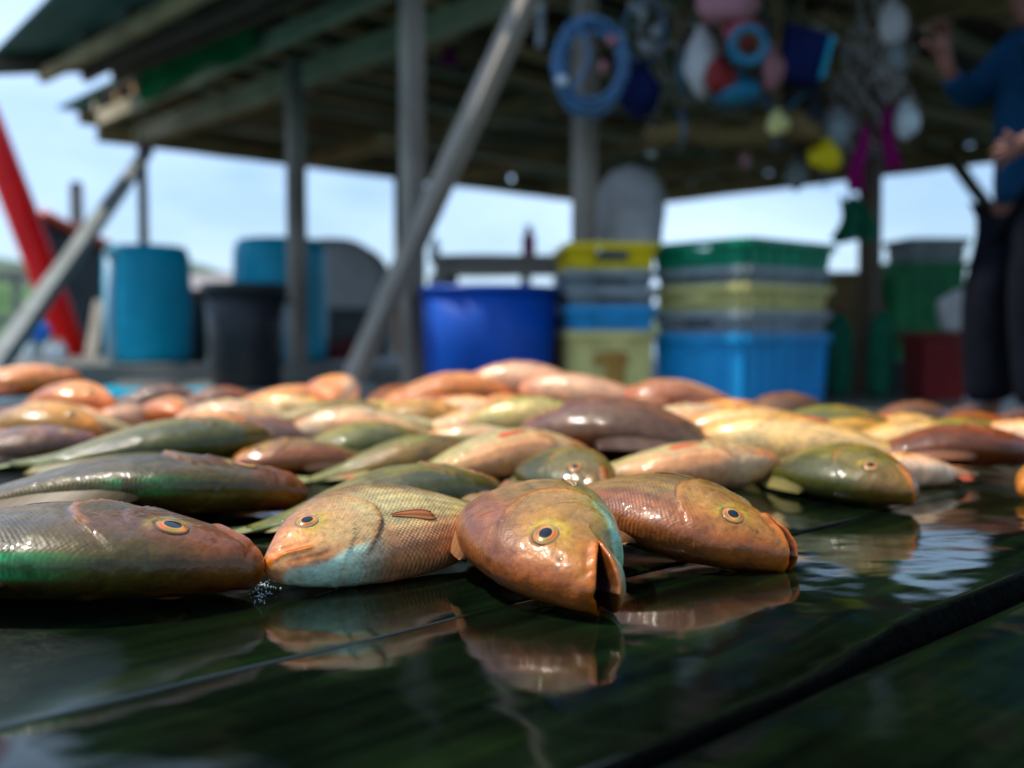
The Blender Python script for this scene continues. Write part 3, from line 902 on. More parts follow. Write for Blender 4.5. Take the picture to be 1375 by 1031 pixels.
# ------------------------------------------------------------------ the deck the fish lie on
ND = Vector((0.672, -0.741, 0))                 # across the planks, towards the lens
def make_deck():
    vs, fs, uvs = [], [], []
    r = random.Random(11)
    edges = []
    e = -0.256
    while e > -2.7:
        edges.append((e - 0.2036, e, 0.0)); e -= 0.204
    e = -0.248
    while e < 1.2:
        edges.append((e, e + 0.2, -0.003)); e += 0.203
    for q, (n0, n1, zo) in enumerate(edges):
        b0, b1 = -2.2 + r.uniform(-.02, .02), 1.95 + r.uniform(-.03, .03)
        if n0 < -1.9: b0, b1 = -2.2, 1.85
        nb, nn = 110, 26
        base = len(vs)
        tilt = r.uniform(-.0012, .0012)
        lens = 0.0012 if abs(n1 + 0.256) < .01 else 0.0007
        ts = [-1 + 2 * (0.5 - 0.5 * math.cos(math.pi * i / nn)) for i in range(nn + 1)]
        off = r.uniform(0, 50)
        for i in range(nb + 1):
            b = b0 + (b1 - b0) * i / nb
            for t in ts:
                n = (n0 + n1) / 2 + t * (n1 - n0) / 2
                ed = (n1 - n0) / 2 * (1 - abs(t))
                z = zo + tilt * t - lens * t ** 4
                rad = 0.0022 if (abs(n1 + 0.256) < .01 and t > 0) or zo < 0 else 0.0005
                if ed < rad: z -= rad - math.sqrt(max(0, rad * rad - (rad - ed) ** 2))
                if abs(n1 + 0.256) < .01:
                    q_ = max(0.0, n + .452); z += (.024 * q_ + .145 * q_ * q_) * float(sstep(.43, .54, b) * (1 - .8 * sstep(1.0, 1.5, b)))
                z += 0.0006 * math.sin(b * 7 + q * 2) + 0.0004 * math.sin(b * 23 + t * 2 + q)
                p = ND * n + BD * b
                vs.append((p.x, p.y, z)); uvs.append((b + off, n))
        for i in range(nb):
            for j in range(nn):
                a = base + i * (nn + 1) + j
                fs.append((a, a + 1, a + nn + 2, a + nn + 1))
        # sides and underside
        lowb = len(vs)
        for i in range(nb + 1):
            b = b0 + (b1 - b0) * i / nb
            for n in (n0, n1):
                p = ND * n + BD * b
                vs.append((p.x, p.y, zo - .04)); uvs.append((b + off, n))
        for i in range(nb):
            a = base + i * (nn + 1); l = lowb + 2 * i
            fs.append((a, a + nn + 1, l + 2, l)); fs.append((a + nn, l + 1, l + 3, a + nn + nn + 1))
            fs.append((l, l + 2, l + 3, l + 1))
        a = base + nb * (nn + 1); l = lowb + 2 * nb
        fs.append(tuple(range(a, a + nn + 1)) + (l + 1, l))
        fs.append(tuple(range(base + nn, base - 1, -1)) + (lowb, lowb + 1))
    me = bpy.data.meshes.new('deck'); me.from_pydata(vs, [], fs)
    uvl = me.uv_layers.new(name='UVMap')
    li = np.zeros(len(me.loops), int); me.loops.foreach_get('vertex_index', li)
    uvl.data.foreach_set('uv', np.array(uvs)[li].ravel())
    bm = bmesh.new(); bm.from_mesh(me); bmesh.ops.recalc_face_normals(bm, faces=bm.faces); bm.to_mesh(me); bm.free()
    me.polygons.foreach_set('use_smooth', [len(p.vertices) == 4 for p in me.polygons])
    o = link_mesh('deck', me, [M['deck'], M['deck_edge']])
    for p in me.polygons:
        n_ = abs(p.center.x * ND.x + p.center.y * ND.y + 0.2515)
        near = min((abs(p.center.x * ND.x + p.center.y * ND.y - e_) for q_ in edges for e_ in (q_[0], q_[1])))
        if (near < 0.0022 and n_ < .03) or p.normal.z < .7: p.material_index = 1
    tag(o, 'dark wet plank deck the fish lie on', kind='structure')
    # joists below
    mb = MB()
    for b in (-1.2, -.4, .4, 1.2, 1.75):
        mb.bar(tuple(ND * -2.4 + BD * b + Vector((0, 0, -.10))), tuple(ND * 1.1 + BD * b + Vector((0, 0, -.10))), .08, .1)
    o = mb.build('deck_joists', M['wood_dark']); tag(o, 'dark joists under the plank deck', kind='structure')
make_deck()

# ------------------------------------------------------------------ the fish in focus
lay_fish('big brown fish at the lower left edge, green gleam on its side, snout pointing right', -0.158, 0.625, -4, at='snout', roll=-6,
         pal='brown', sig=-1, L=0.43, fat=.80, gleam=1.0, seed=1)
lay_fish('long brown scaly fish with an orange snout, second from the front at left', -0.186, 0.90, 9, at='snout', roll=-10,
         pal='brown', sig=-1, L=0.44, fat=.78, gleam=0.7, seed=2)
lay_fish('pale fish with a wide closed turquoise and orange jaw, mouth to the lower left', -0.164, 0.638, -137, at='snout', roll=-30, pitch=3,
         pal='pale', sig=-1, L=0.285, fat=.88, turq=1.0, seed=3, redfin=2)
lay_fish('bronze fish at the centre front with its mouth gaping towards the viewer', 0.048, 0.572, -77, z=0.003, at='snout', roll=4, pitch=5,
         pal='bronze', sig=-1, L=0.345, gape=0.58, ms=.074, turq=0.9, seed=4)
lay_fish('bronze fish right of the gaping one, with slightly parted pale lips', 0.192, 0.688, -44, at='snout', roll=2, pitch=6,
         pal='bronze', sig=-1, L=0.315, gape=0.32, turq=0.35, seed=5)
lay_fish('olive fish lying behind the pale one with its thin tail stock to the left', -0.112, 0.875, 26, z=0.0, roll=-5,
         pal='olive', sig=-1, L=0.30, seed=6)
lay_fish('olive and yellow fish seen end-on behind the gaping bronze one', 0.052, 1.045, -72, roll=5,
         pal='olive', sig=-1, L=0.30, seed=7)

FISH = [
 # label, palette, sig, px, base y, z, yaw, length, roll, redfin
 ('grey olive fish with a yellow head lying alone at right, facing the viewer', 'olive', -1, 1112, 662, 0.0, -68, .29, 6, 0, True),
 ('pale yellow fish with a red side fin just behind the right bronze fish', 'pale', 1, 905, 655, 0.0, 3, .27, 5, 1, True),
 ('cream fish with a bright orange side fin behind the olive fish in the middle', 'pale', 1, 668, 646, 0.004, 24, .28, 8, 1, True),
 ('small golden brown fish facing left with a dark eye', 'bronze', 1, 420, 635, 0.0, 207, .235, 0, 0, True),
 ('green backed fish whose tail hangs to the left edge, above the long scaly one', 'olive', -1, 198, 640, 0.004, 27, .34, -5, 0, True),
 ('dull olive fish with a green and orange shoulder behind the long tailed one', 'olive', 1, 545, 642, 0.0, 18, .26, 5, 0, True),
 ('blue grey fish head peeping out behind the small golden brown one', 'plum', 1, 385, 608, 0.0, 186, .27, 0, 0, True),
 ('mauve fish lowest at the left edge, behind the green backed one', 'plum', -1, 5, 628, 0.0, 12, .26, 0, 0, False),
 ('golden fish with a dark back at the left edge under the salmon ones', 'gold', -1, 38, 600, 0.006, -18, .28, 0, 0, False),
 ('greenish white fish with a small dark eye beside the golden fish at left', 'pale', 1, 122, 592, 0.0, 205, .22, 0, 0, False),
 ('salmon fish topmost at the far left edge', 'salmon', -1, 8, 556, 0.035, 20, .30, 0, 0, False),
 ('salmon fish sloping down to the right in the far left heap', 'salmon', -1, 84, 572, 0.02, -28, .28, 0, 0, False),
 ('small plum coloured fish at the rear, left end of the middle heap', 'plum', -1, 200, 560, 0.02, 12, .20, 0, 0, False),
 ('round pale salmon fish end-on, below the small plum coloured one', 'salmon', -1, 222, 573, 0.004, -62, .25, 0, 0, False),
 ('brown orange fish lying in front of the black bin', 'rust', -1, 282, 564, 0.018, 2, .22, 0, 0, False),
 ('long pale pink fish behind the blue grey head', 'pale', -1, 338, 590, 0.006, 176, .27, 0, 0, False),
 ('arched orange salmon fish at the foot of the grey post', 'salmon', -1, 372, 572, 0.022, 8, .26, 0, 0, False),
 ('rounded salmon fish end-on at the foot of the slanting brace', 'salmon', -1, 450, 568, 0.03, -82, .27, 0, 0, False),
 ('little salmon fish right beside the rounded one below the brace', 'salmon', 1, 494, 567, 0.006, -40, .19, 0, 0, False),
 ('greenish yellow fish in the middle row left of the tan one', 'olive', 1, 425, 590, 0.012, 8, .24, 0, 0, False),
 ('long pale fish just above the dull olive one', 'pale', -1, 500, 608, 0.004, 178, .27, 0, 0, False),
 ('tan fish with an orange patch in the middle row', 'gold', -1, 545, 590, 0.014, -20, .23, 0, 0, False),
 ('reddish fish pointing away at the left of the blue tub', 'rust', -1, 524, 561, 0.02, 58, .20, 0, 0, False),
 ('long salmon fish on top in front of the blue tub', 'salmon', -1, 590, 563, 0.022, 2, .30, 0, 0, False),
 ('nearly white fish directly under the long salmon one by the tub', 'salmon', 1, 600, 574, 0.006, 6, .24, 0, 0, False),
 ('pale green fish in the middle row below the white one', 'pale', 1, 628, 603, 0.010, 4, .26, 0, 0, False),
 ('large rosy brown fish topmost of the heap, against the blue tub', 'rosy', -1, 722, 560, 0.034, 174, .34, 0, 0, False),
 ('rosy fish facing the viewer below the topmost large one', 'salmon', 1, 690, 574, 0.010, -118, .24, 0, 0, False),
 ('reddish fish with a dark shadowed belly in front of the cream crate', 'rosy', -1, 798, 568, 0.026, 165, .30, 0, 0, False),
 ('yellow green fish in the middle below the large rosy one', 'lime', -1, 738, 606, 0.016, 176, .28, 0, 0, False),
 ('olive fish with its head to the right of the yellow green one', 'olive', -1, 822, 606, 0.016, -4, .26, 0, 0, False),
 ('turquoise white fish just behind the cream one with the orange fin', 'pale', -1, 668, 622, 0.006, 178, .20, 0, 0, False),
 ('long dark plum fish whose thin tail crosses above the pale red finned one', 'plum', 1, 855, 628, 0.010, 161, .34, 0, 0, False),
 ('salmon fish in front of the bright blue crate', 'rosy', 1, 922, 571, 0.026, 172, .28, 0, 0, False),
 ('pink fish lying under the salmon one by the blue crate', 'salmon', -1, 955, 586, 0.008, -8, .26, 0, 0, False),
 ('cream pink fish in the second row before the blue crate', 'pale', -1, 958, 606, 0.006, 174, .28, 0, 0, False),
 ('golden fish behind, upper of the two golden ones above the lone olive fish', 'gold', -1, 1040, 622, 0.016, 172, .29, 0, 0, False),
 ('golden fish with a red side fin and long tail behind the lone olive fish', 'gold', -1, 1100, 636, 0.004, 168, .30, 0, 1, False),
 ('dark brown fish rearmost at the right corner of the blue crate', 'plum', -1, 1042, 588, 0.018, 32, .23, 0, 0, False),
 ('olive brown fish below the rearmost dark brown one', 'olive', -1, 1092, 604, 0.014, -18, .25, 0, 0, False),
 ('orange fish in the right heap behind the yellow one', 'gold', 1, 1185, 604, 0.008, 10, .22, 0, 1, False),
 ('thin yellow fish in the right heap above the red brown one', 'gold', 1, 1198, 618, 0.0, 4, .24, 0, 0, False),
 ('red brown fish at the right edge with a white glint on its eye', 'rust', -1, 1262, 640, 0.012, -6, .27, -4, 0, True),
 ('pale orange fish at the right edge behind the red brown one', 'salmon', 1, 1335, 614, 0.0, -10, .26, 0, 0, False),
 ('small mauve fish rearmost in the right heap', 'plum', -1, 1216, 588, 0.012, 20, .20, 0, 0, False),
 ('brown fish near the bare foot at the right', 'rust', -1, 1290, 598, 0.006, 2, .22, 0, 0, False),
 ('small pinkish fish half under the red brown one at right', 'salmon', -1, 1235, 652, 0.0, 200, .17, 0, 0, False),
 ('salmon fish squeezed between the arched orange one and the pale pink one', 'salmon', 1, 318, 578, 0.0, 14, .24, 0, 0, False),
 ('peach fish wedged left of the rounded salmon one below the brace', 'gold', -1, 408, 576, 0.012, 170, .24, 0, 0, False),
 ('buff fish half buried in the centre, left of the pale green one', 'pale', 1, 560, 604, 0.0, 190, .24, 0, 0, False),
 ('ochre fish half buried between the pale green and the yellow green ones', 'gold', -1, 680, 592, 0.0, -12, .24, 0, 0, False),
 ('peach fish under the reddish dark bellied one before the cream crate', 'salmon', 1, 800, 584, 0.0, 8, .26, 0, 0, False),
 ('greenish fish slipped under the cream pink one before the blue crate', 'lime', -1, 880, 598, 0.0, 168, .25, 0, 0, False),
 ('pale golden fish in the gap right of the cream pink one', 'gold', 1, 1010, 598, 0.0, -6, .25, 0, 0, False),
 ('tan fish in the right heap under the olive brown one', 'gold', -1, 1120, 612, 0.0, 12, .24, 0, 0, False),
 ('dark olive fish behind the red brown one at the right edge', 'olive', -1, 1255, 612, 0.0, -14, .24, 0, 0, False),
 ('peach fish in the heap at the left, under the sloping salmon one', 'salmon', 1, 55, 586, 0.0, 16, .26, 0, 0, False),
 ('brownish fish between the golden brown small one and the dull olive one', 'olive', -1, 470, 620, 0.0, 24, .25, 0, 0, False),
 ('muted olive fish under the long dark plum one, its back just showing', 'olive', -1, 770, 622, 0.0, 4, .26, 0, 0, False),
 ('short pink fish in the rear row just left of the rounded salmon one', 'salmon', 1, 415, 563, 0.0, -22, .19, 0, 0, False),
 ('short orange fish in the rear row between the black bin and the grey post', 'salmon', -1, 335, 562, 0.0, 30, .19, 0, 0, False),
 ('pinkish fish at the rear under the long salmon one by the tub', 'rosy', 1, 552, 566, 0.0, 16, .22, 0, 0, False),
 ('rearmost brownish fish to the left of the large rosy brown one', 'rosy', -1, 655, 556, 0.012, 25, .22, 0, 0, False),
 ('rear fish with a pale belly, at the foot of the gap between the crate stacks', 'salmon', 1, 868, 561, 0.0, -20, .22, 0, 0, False),
 ('small rosy fish wedged between the reddish and the salmon ones at the rear', 'rosy', -1, 860, 574, 0.014, 30, .20, 0, 0, False),
 ('greenish small fish behind the tan one with the orange patch', 'lime', 1, 500, 580, 0.006, -30, .20, 0, 0, False),
 ('small cream fish left of the ochre half buried one', 'pale', -1, 640, 590, 0.012, 150, .20, 0, 0, False),
 ('small golden fish just right of the yellow green one', 'gold', 1, 800, 600, 0.024, 22, .20, 0, 0, False),
 ('slim pale fish between the cream pink one and the upper golden one', 'pale', 1, 985, 618, 0.006, 150, .22, 0, 0, False),
 ('slim rosy fish behind the greenish white small eyed one at left', 'rosy', 1, 150, 578, 0.0, 30, .20, 0, 0, False),
 ('slim salmon fish behind the green backed one, at its highest point', 'salmon', -1, 262, 592, 0.004, -14, .22, 0, 0, False),
 ('short orange fish rear right, just left of the bare foot', 'rust', 1, 1250, 586, 0.0, 20, .18, 0, 0, False),
 ('slim gold fish at the right between the thin yellow one and the olive one', 'gold', -1, 1150, 622, 0.0, 160, .22, 0, 0, False),
 ('slim olive fish right beside the cream orange finned one in the middle', 'olive', -1, 600, 622, 0.0, -10, .22, 0, 0, False),
 ('yellowish fish cut off by the right edge below the red brown one', 'gold', -1, 1462, 668, 0.0, 205, .22, 0, 0, False),
]
PAL['rosy'] = dict(back=(.32,.14,.08), flank=(.55,.32,.20), belly=(.66,.42,.28), snout=(.55,.14,.06), jaw=(.60,.42,.30), cheek=(.50,.20,.10), tail=(.40,.15,.08), fin=(.45,.09,.04))
PAL['lime'] = dict(back=(.16,.15,.04), flank=(.40,.40,.12), belly=(.50,.38,.18), snout=(.40,.20,.05), jaw=(.40,.45,.25), cheek=(.36,.22,.06), tail=(.30,.30,.10), fin=(.35,.22,.06))
for i, (lab, pal, sig, px, yb, z, yaw, L, roll, rf, hi) in enumerate(FISH):
    d = CAMZ * F / (yb - 445)
    x = (px - 687.5) / F * d
    # a handful of bodies are shared between far fish of one look; L is rounded so that they can be
    lay_fish(lab, x, d, yaw, z=z, roll=roll, pal=pal, sig=sig, L=L * 1.08 if hi else round(L * 1.14 * 25) / 25, hi=hi, seed=(i if hi else 0), redfin=int(rf), fat=1.0 if hi else 1.08, bend=(0, .22, -.12)[i % 3])
#@ENV

# ------------------------------------------------------------------ drops, foam and scraps on the deck
r = random.Random(21)
mb = MB()
for k in range(90):
    t_ = r.random(); g_ = G(355 + 7 * r.gauss(0, 1) - 6 * t_, 786 + 26 * t_ ** 2 + 3 * r.gauss(0, 1))
    rad = r.uniform(.0003, .0007) * (1.2 - .6 * t_)
    s_ = bmesh.ops.create_uvsphere(mb.bm, u_segments=8, v_segments=6, radius=1.0)
    for v in s_['verts']: v.co = v.co * rad + Vector((g_.x, g_.y, rad * .3))
o = mb.build('foam', M['foam'], None, True); tag(o, 'white bubbly slime trickling from the pale fish mouth', kind='stuff')
def scrap(px_, py_, lab, seed, s=1.0):
    g_ = G(px_, py_); e_ = empty('weed_scrap', (g_.x, g_.y, .001), 0, lab, 'weed scrap')
    m2 = MB(); rr = random.Random(seed)
    for k in range(16):
        a_ = rr.uniform(0, 6.28); l_ = rr.uniform(.003, .008) * s
        m2.tube([(rr.uniform(-.003, .003), rr.uniform(-.002, .002), .001), (math.cos(a_) * l_ * .5, math.sin(a_) * l_ * .4, .003 * s), (math.cos(a_) * l_, math.sin(a_) * l_ * .5, rr.uniform(.001, .004))], [.0008, .0009, .0004], 5)
    m2.build('strands', M['weed'], e_, True)
scrap(571, 768, 'tiny curled scrap of green weed on the planks right of the pale fish belly', 1)
# ------------------------------------------------------------------ water, far shore
def zat(py, d): return CAMZ + (445 - py) * d / F
def xat(px, d): return (px - 687.5) / F * d
def R3(a, b, z): return AD * a + BD * b + Vector((0, 0, z))

mb = MB(); mb.box((0, 1500, -.62), (6000, 3300, .02)); o = mb.build('sea', M['water']); tag(o, 'green sea water under the platforms', kind='structure')

def ridge(name, y, pts, mat, depth, label, amp, z0=-.6, kind='structure', lump=1.0):
    vs, fs = [], []
    nx, nd = 160, 14
    xs = [p[0] for p in pts]; ys = [p[1] for p in pts]
    for j in range(nd + 1):
        v = j / nd
        yy = y + depth * v
        for i in range(nx + 1):
            px = xs[0] + (xs[-1] - xs[0]) * i / nx
            h = zat(float(np.interp(px, xs, ys)), y) - z0
            prof_ = math.sin(min(1, v * 1.6) * math.pi / 2)
            k = float(fbm(np.array([[i * .35 * lump, v * 9, 3.3]]), 4)[0]) - .5
            vs.append((xat(px, yy), yy, z0 + max(0, h * prof_ * (1 + amp * k))))
    for j in range(nd):
        for i in range(nx):
            a = j * (nx + 1) + i
            fs.append((a, a + 1, a + nx + 2, a + nx + 1))
    me = bpy.data.meshes.new(name); me.from_pydata(vs, [], fs)
    o = link_mesh(name, me, mat, None, True); tag(o, label, kind=kind)
    return o
ridge('hill', 420, [(-900, 330), (-300, 322), (0, 328), (60, 334), (130, 330), (205, 316), (260, 328), (310, 350), (420, 372), (600, 392), (900, 402), (1300, 405), (2200, 398)], M['hill'], 160, 'far wooded hill', .25)
ridge('shore_trees', 60, [(-600, 385), (0, 382), (60, 392), (150, 384), (230, 400), (290, 432), (330, 440)], M['mangrove'], 8, 'green shore growth beyond the water at left', .8, kind='stuff', lump=2.0)

# pale jetty house far behind the barrels
h = empty('jetty_house', (xat(305, 45), 45, -.6), 0, 'pale long jetty house far behind the light blue barrels', 'house')
mb = MB(); mb.box((0, 0, 1.6), (3.6, 3, 2.1)); mb.build('wall', M['house'], h)
mb = MB(); mb.bar((-2.2, -1.0, 2.95), (2.2, -1.0, 2.95), 2.3, .08, up=Vector((0, -.35, 1))); mb.bar((-2.2, 1.0, 2.95), (2.2, 1.0, 2.95), 2.3, .08, up=Vector((0, .35, 1))); mb.build('roof', M['roofing'], h)
for k in (-1.1, 0, 1.1):
    mb = MB(); mb.box((k, -1.52, 1.8), (.5, .05, .6), bevel=.01); mb.build('window', M['hull'], h)
for k in (-1.5, -.5, .5, 1.5):
    mb = MB(); mb.tube([(k, 0, -.4), (k, 0, .6)], .08, 8); mb.build('stilt', M['wood_dark'], h)

# railing of the next walkway, left
rl = empty('railing', (xat(40, 14), 14, -.5), 0, 'grey timber railing beyond the red prowed boat', 'railing')
for y_, hh in ((371, .13), (430, .12)):
    z_ = zat(y_, 14) + .5
    beam('rail', (xat(-260, 14), 14, zat(y_, 14)), (xat(135, 14), 14, zat(y_, 14)), .06, hh, M['wood_grey'], rl)
for px in (-220, -70, 20, 100):
    beam('post', (xat(px, 14), 14.08, -.6), (xat(px, 14), 14.08, zat(362, 14)), .09, .09, M['wood_grey'], rl)
beam_o = empty('mooring_post', (xat(108, 12), 12, -.6), 0, 'slim brown mooring post behind the red gunwale', 'post')
beam('post_shaft', (xat(108, 12), 12, -.6), (xat(108, 12), 12, zat(252, 12)), .12, .12, M['wood_grey'], beam_o)
mb = MB(); mb.lathe([(.0, 0), (.065, .0), (.06, .05), (.0, .06)], 12, (0, 0, zat(252, 12) + .6), cap=False); mb.build('cap', M['wood_dark'], beam_o)

# ------------------------------------------------------------------ boat with the red prow
bt = empty('boat', (xat(105, 9.3), 9.3, -.6), 0, 'dark hulled wooden boat with a tall raking red prow at the left', 'boat')
def local(o, p): return Vector(p) - Vector(o.location)
bm = bmesh.new(); rows = []
d0 = 9.3
stem_b, stem_t = Vector((xat(112, d0), d0, zat(492, d0))), Vector((xat(34, d0), d0, zat(274, d0)))
N_ = 14
for i in range(N_ + 1):
    t = i / N_
    xx = stem_b.x - t * .5; yc = d0 + t * 3.2
    hb = .62 * math.sin(min(1, t * 1.6) * math.pi / 2) * (1 if t < .7 else 1 - (t - .7) * .6)
    topx = stem_t.x + (xx - stem_b.x) + (stem_b.x - stem_t.x) * t * 1.0
    topz = stem_t.z - .95 * (1 - (1 - t) ** 2) * .62
    row = []
    for k in range(-8, 9):
        w = k / 8
        yv = yc - hb * math.copysign(abs(w) ** .6, w) * .35 if i > 0 else yc; ox = hb * math.copysign(abs(w) ** .6, w) * .93 if i > 0 else 0
        f = abs(w) ** 1.6
        row.append(bm.verts.new(local(bt, (xx + (topx - xx) * f + ox, yv, stem_b.z - .25 * (1 - f) + (topz - stem_b.z) * f))))
    rows.append(row)
for A, B in zip(rows, rows[1:]):
    for k in range(16): bm.faces.new((A[k], A[k + 1], B[k + 1], B[k]))
bm.faces.new(rows[-1])
bmesh.ops.remove_doubles(bm, verts=bm.verts, dist=.002)
bmesh.ops.recalc_face_normals(bm, faces=bm.faces)
me = bpy.data.meshes.new('hull'); 
gun = [[r_[0].co.copy() for r_ in rows if r_[0].is_valid], [r_[-1].co.copy() for r_ in rows if r_[-1].is_valid]]
bm.to_mesh(me); bm.free()
o = link_mesh('hull', me, M['hull'], bt, True)
sm_ = o.modifiers.new('thick', 'SOLIDIFY'); sm_.thickness = .04
for g_ in gun:
    if len(g_) > 2:
        mb = MB(); mb.tube(g_, .055, 8, flat=1.3); mb.build('gunwale', M['orange_paint'], bt, True)
mb = MB()
for a_, b_ in [((-60, 45), (35, 272)), ((35, 272), (112, 492))]:
    p = Vector((xat(a_[0], d0), d0 + .75, zat(a_[1], d0 + .0))); q = Vector((xat(b_[0], d0), d0 + .75, zat(b_[1], d0)))
mb.tube([local(bt, (xat(px, d0), d0 - .03, zat(py, d0))) for px, py in [(-90, -60), (-42, 70), (-4, 175), (34, 282), (70, 385), (112, 505)]], [.10, .125, .14, .145, .14, .12], 10, flat=1.0)
mb.build('stem', M['red_paint'], bt, True)
mb = MB(); mb.box(local(bt, (xat(215, 11.5), 11.5, .35)), (.5, .6, .5), bevel=.02); mb.build('engine_box', M['hull'], bt)

# small covered boat behind the leaning brace
cb = empty('covered_boat', (xat(450, 12), 12.2, -.6), 0, 'small boat under a whitish net canopy behind the grey post', 'boat')
mb = MB()
rows = []
mb.box((0, 0, .62), (1.5, .9, .95), bevel=.08, taper=.8); mb.build('hull', M['hull'], cb)
arc = []
vs, fs = [], []
for i in range(9):
    for k in range(17):
        a_ = math.pi * k / 16
        vs.append((math.copysign(abs(math.cos(a_)) ** .7, math.cos(a_)) * .62, -.45 + .9 * i / 8, 1.05 + .78 * math.sin(a_) ** .8 * (1 - .0 * i)))
for i in range(8):
    for k in range(16):
        a_ = i * 17 + k; fs.append((a_, a_ + 1, a_ + 18, a_ + 17))
me = bpy.data.meshes.new('canopy'); me.from_pydata(vs, [], fs); o = link_mesh('canopy', me, M['grey_cloth'], cb, True)
o.modifiers.new('thick', 'SOLIDIFY').thickness = .01
bm = bmesh.new(); ring = [bm.verts.new((math.copysign(abs(math.cos(a_)) ** .7, math.cos(a_)) * .62, -.45, 1.05 + .78 * math.sin(a_) ** .8)) for a_ in [math.pi * k / 16 for k in range(17)]]
bm.faces.new(ring); me = bpy.data.meshes.new('end_cloth'); bm.to_mesh(me); bm.free(); o = link_mesh('end_cloth', me, M['white'], cb)
o.modifiers.new('thick', 'SOLIDIFY').thickness = .008
for yy in (-.47, 0, .46):
    mb = MB(); mb.tube([(math.copysign(abs(math.cos(a_)) ** .7, math.cos(a_)) * .64, yy, 1.05 + .80 * math.sin(a_) ** .8) for a_ in [math.pi * k / 16 for k in range(17)]], .018, 6); mb.build('hoop', M['hull'], cb, True)

# ------------------------------------------------------------------ left walkway
WZ = -.06
mb = MB()
r = random.Random(4)
yy = 6.95
while yy < 9.0:
    mb.box((-4.4, yy + .1, WZ - .02 + r.uniform(-.003, .003)), (7.6, .19, .04), bevel=.004); yy += .2
mb.bar((-8.2, 6.91, WZ - .085), (-.6, 6.91, WZ - .085), .07, .17, .006)
mb.bar((-8.2, 9.0, WZ - .11), (-.6, 9.0, WZ - .11), .09, .13, .006)
for x_ in (-7.5, -6, -4.5, -3, -1.5, -.8):
    mb.bar((x_, 7.0, WZ - .11), (x_, 8.9, WZ - .11), .08, .1)
o = mb.build('walkway', M['wood_floor']); tag(o, 'grey plank walkway under the light blue barrels', kind='structure')
mb = MB()
for x_ in (-6.6, -4.4, -2.6):
    mb.lathe([(0, -.45), (.27, -.45), (.3, -.4), (.3, .4), (.27, .45), (0, .45)], 20, (0, 0, 0), cap=False)
    bmesh.ops.transform(mb.bm, matrix=Matrix.Identity(4), verts=[])
mb.bm.free()
def drum_lying(px, d, z, mat, label):
    t = empty('float_drum', (xat(px, d), d, z), 0, label, 'drum')
    m2 = MB(); m2.lathe([(0, -.42), (.24, -.42), (.27, -.38), (.27, -.13), (.28, -.12), (.28, -.1), (.27, -.09), (.27, .38), (.24, .42), (0, .42)], 24, cap=False)
    o = m2.build('shell', mat, t, True); o.rotation_euler = (0, math.pi / 2, 0)
    m2 = MB(); m2.lathe([(0, 0), (.03, 0), (.03, .02), (0, .02)], 12, cap=False); o = m2.build('bung', M['white'], t); o.rotation_euler = (0, -math.pi / 2, 0); o.location = (-.42, 0, .12)
    return t
drum_lying(182, 4.6, -.36, M['light_blue'], 'light blue float drum lying in the water between the fish and the walkway')

# ------------------------------------------------------------------ hut floor
poly = [(-2.6, 6.55), (.7, 2.75), (6.5, 2.75), (10.5, 6.5), (1.6, 14.6), (-3.6, 9.5)]
def clip_strip(a):
    bs = []
    for (x0, y0), (x1, y1) in zip(poly, poly[1:] + poly[:1]):
        a0 = AD.x * x0 + AD.y * y0; a1 = AD.x * x1 + AD.y * y1
        if (a0 - a) * (a1 - a) < 0:
            t = (a - a0) / (a1 - a0); bs.append(BD.x * (x0 + t * (x1 - x0)) + BD.y * (y0 + t * (y1 - y0)))
    return (min(bs), max(bs)) if len(bs) >= 2 else None
mb = MB(); a_ = -3.4
while a_ < 9.5:
    c = clip_strip(a_)
    if c and c[1] - c[0] > .2:
        mb.bar(R3(a_, c[0] + r.uniform(0, .05), FLOOR - .02 + r.uniform(-.003, .003)), R3(a_, c[1], FLOOR - .02), .19, .04, .004)
    a_ += .2
o = mb.build('hut_floor', M['wood_floor']); tag(o, 'dark plank floor of the open hut', kind='structure')
mb = MB()
for b_ in (3.2, 4.6, 6.2, 8, 9.8):
    mb.bar(R3(-1.5, b_, FLOOR - .12), R3(8.8, b_, FLOOR - .12), .1, .14)
for b_, a_ in ((3.2, 1), (3.2, 4), (3.2, 7), (6.2, 0), (6.2, 4), (6.2, 8)):
    mb.bar(R3(a_, b_, -1.2), R3(a_, b_, FLOOR - .2), .14, .14)
o = mb.build('floor_joists', M['wood_dark']); tag(o, 'joists and piles below the hut floor', kind='structure')

# ------------------------------------------------------------------ the hut
hut = empty('fishing_hut', R3(4.5, 6, FLOOR), 0, 'open timber fishing hut with a dark plank roof on grey posts and braces', 'hut')
ZB = 1.97
def hb(name, p0, p1, w, h_, mat, **k): return beam(name, p0, p1, w, h_, mat, hut, **k)
def post(px, d, w, ztop, mat='wood_grey', z0=FLOOR, rot=.65):
    x_ = xat(px, d)
    o = hb('post', (x_, d, z0), (x_, d, ztop), w, w, M[mat], wob=.003, bevel=.008)
    o.matrix_basis = o.matrix_basis @ Matrix.Rotation(rot, 4, 'X')
    return o
post(400, 7.2, .115, 2.12)
post(555, 5.1, .10, 3.0)
post(784, 5.15, .10, 2.2)
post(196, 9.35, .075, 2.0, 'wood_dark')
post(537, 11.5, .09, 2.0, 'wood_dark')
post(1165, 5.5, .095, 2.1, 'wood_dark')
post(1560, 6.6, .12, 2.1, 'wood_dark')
p = R3(9.4, 10.6, 0); hb('post', (p.x, p.y, FLOOR), (p.x, p.y, 2.0), .12, .12, M['wood_dark'])
p = R3(3.9, 10.6, 0); hb('post', (p.x, p.y, FLOOR), (p.x, p.y, 2.0), .12, .12, M['wood_dark'])
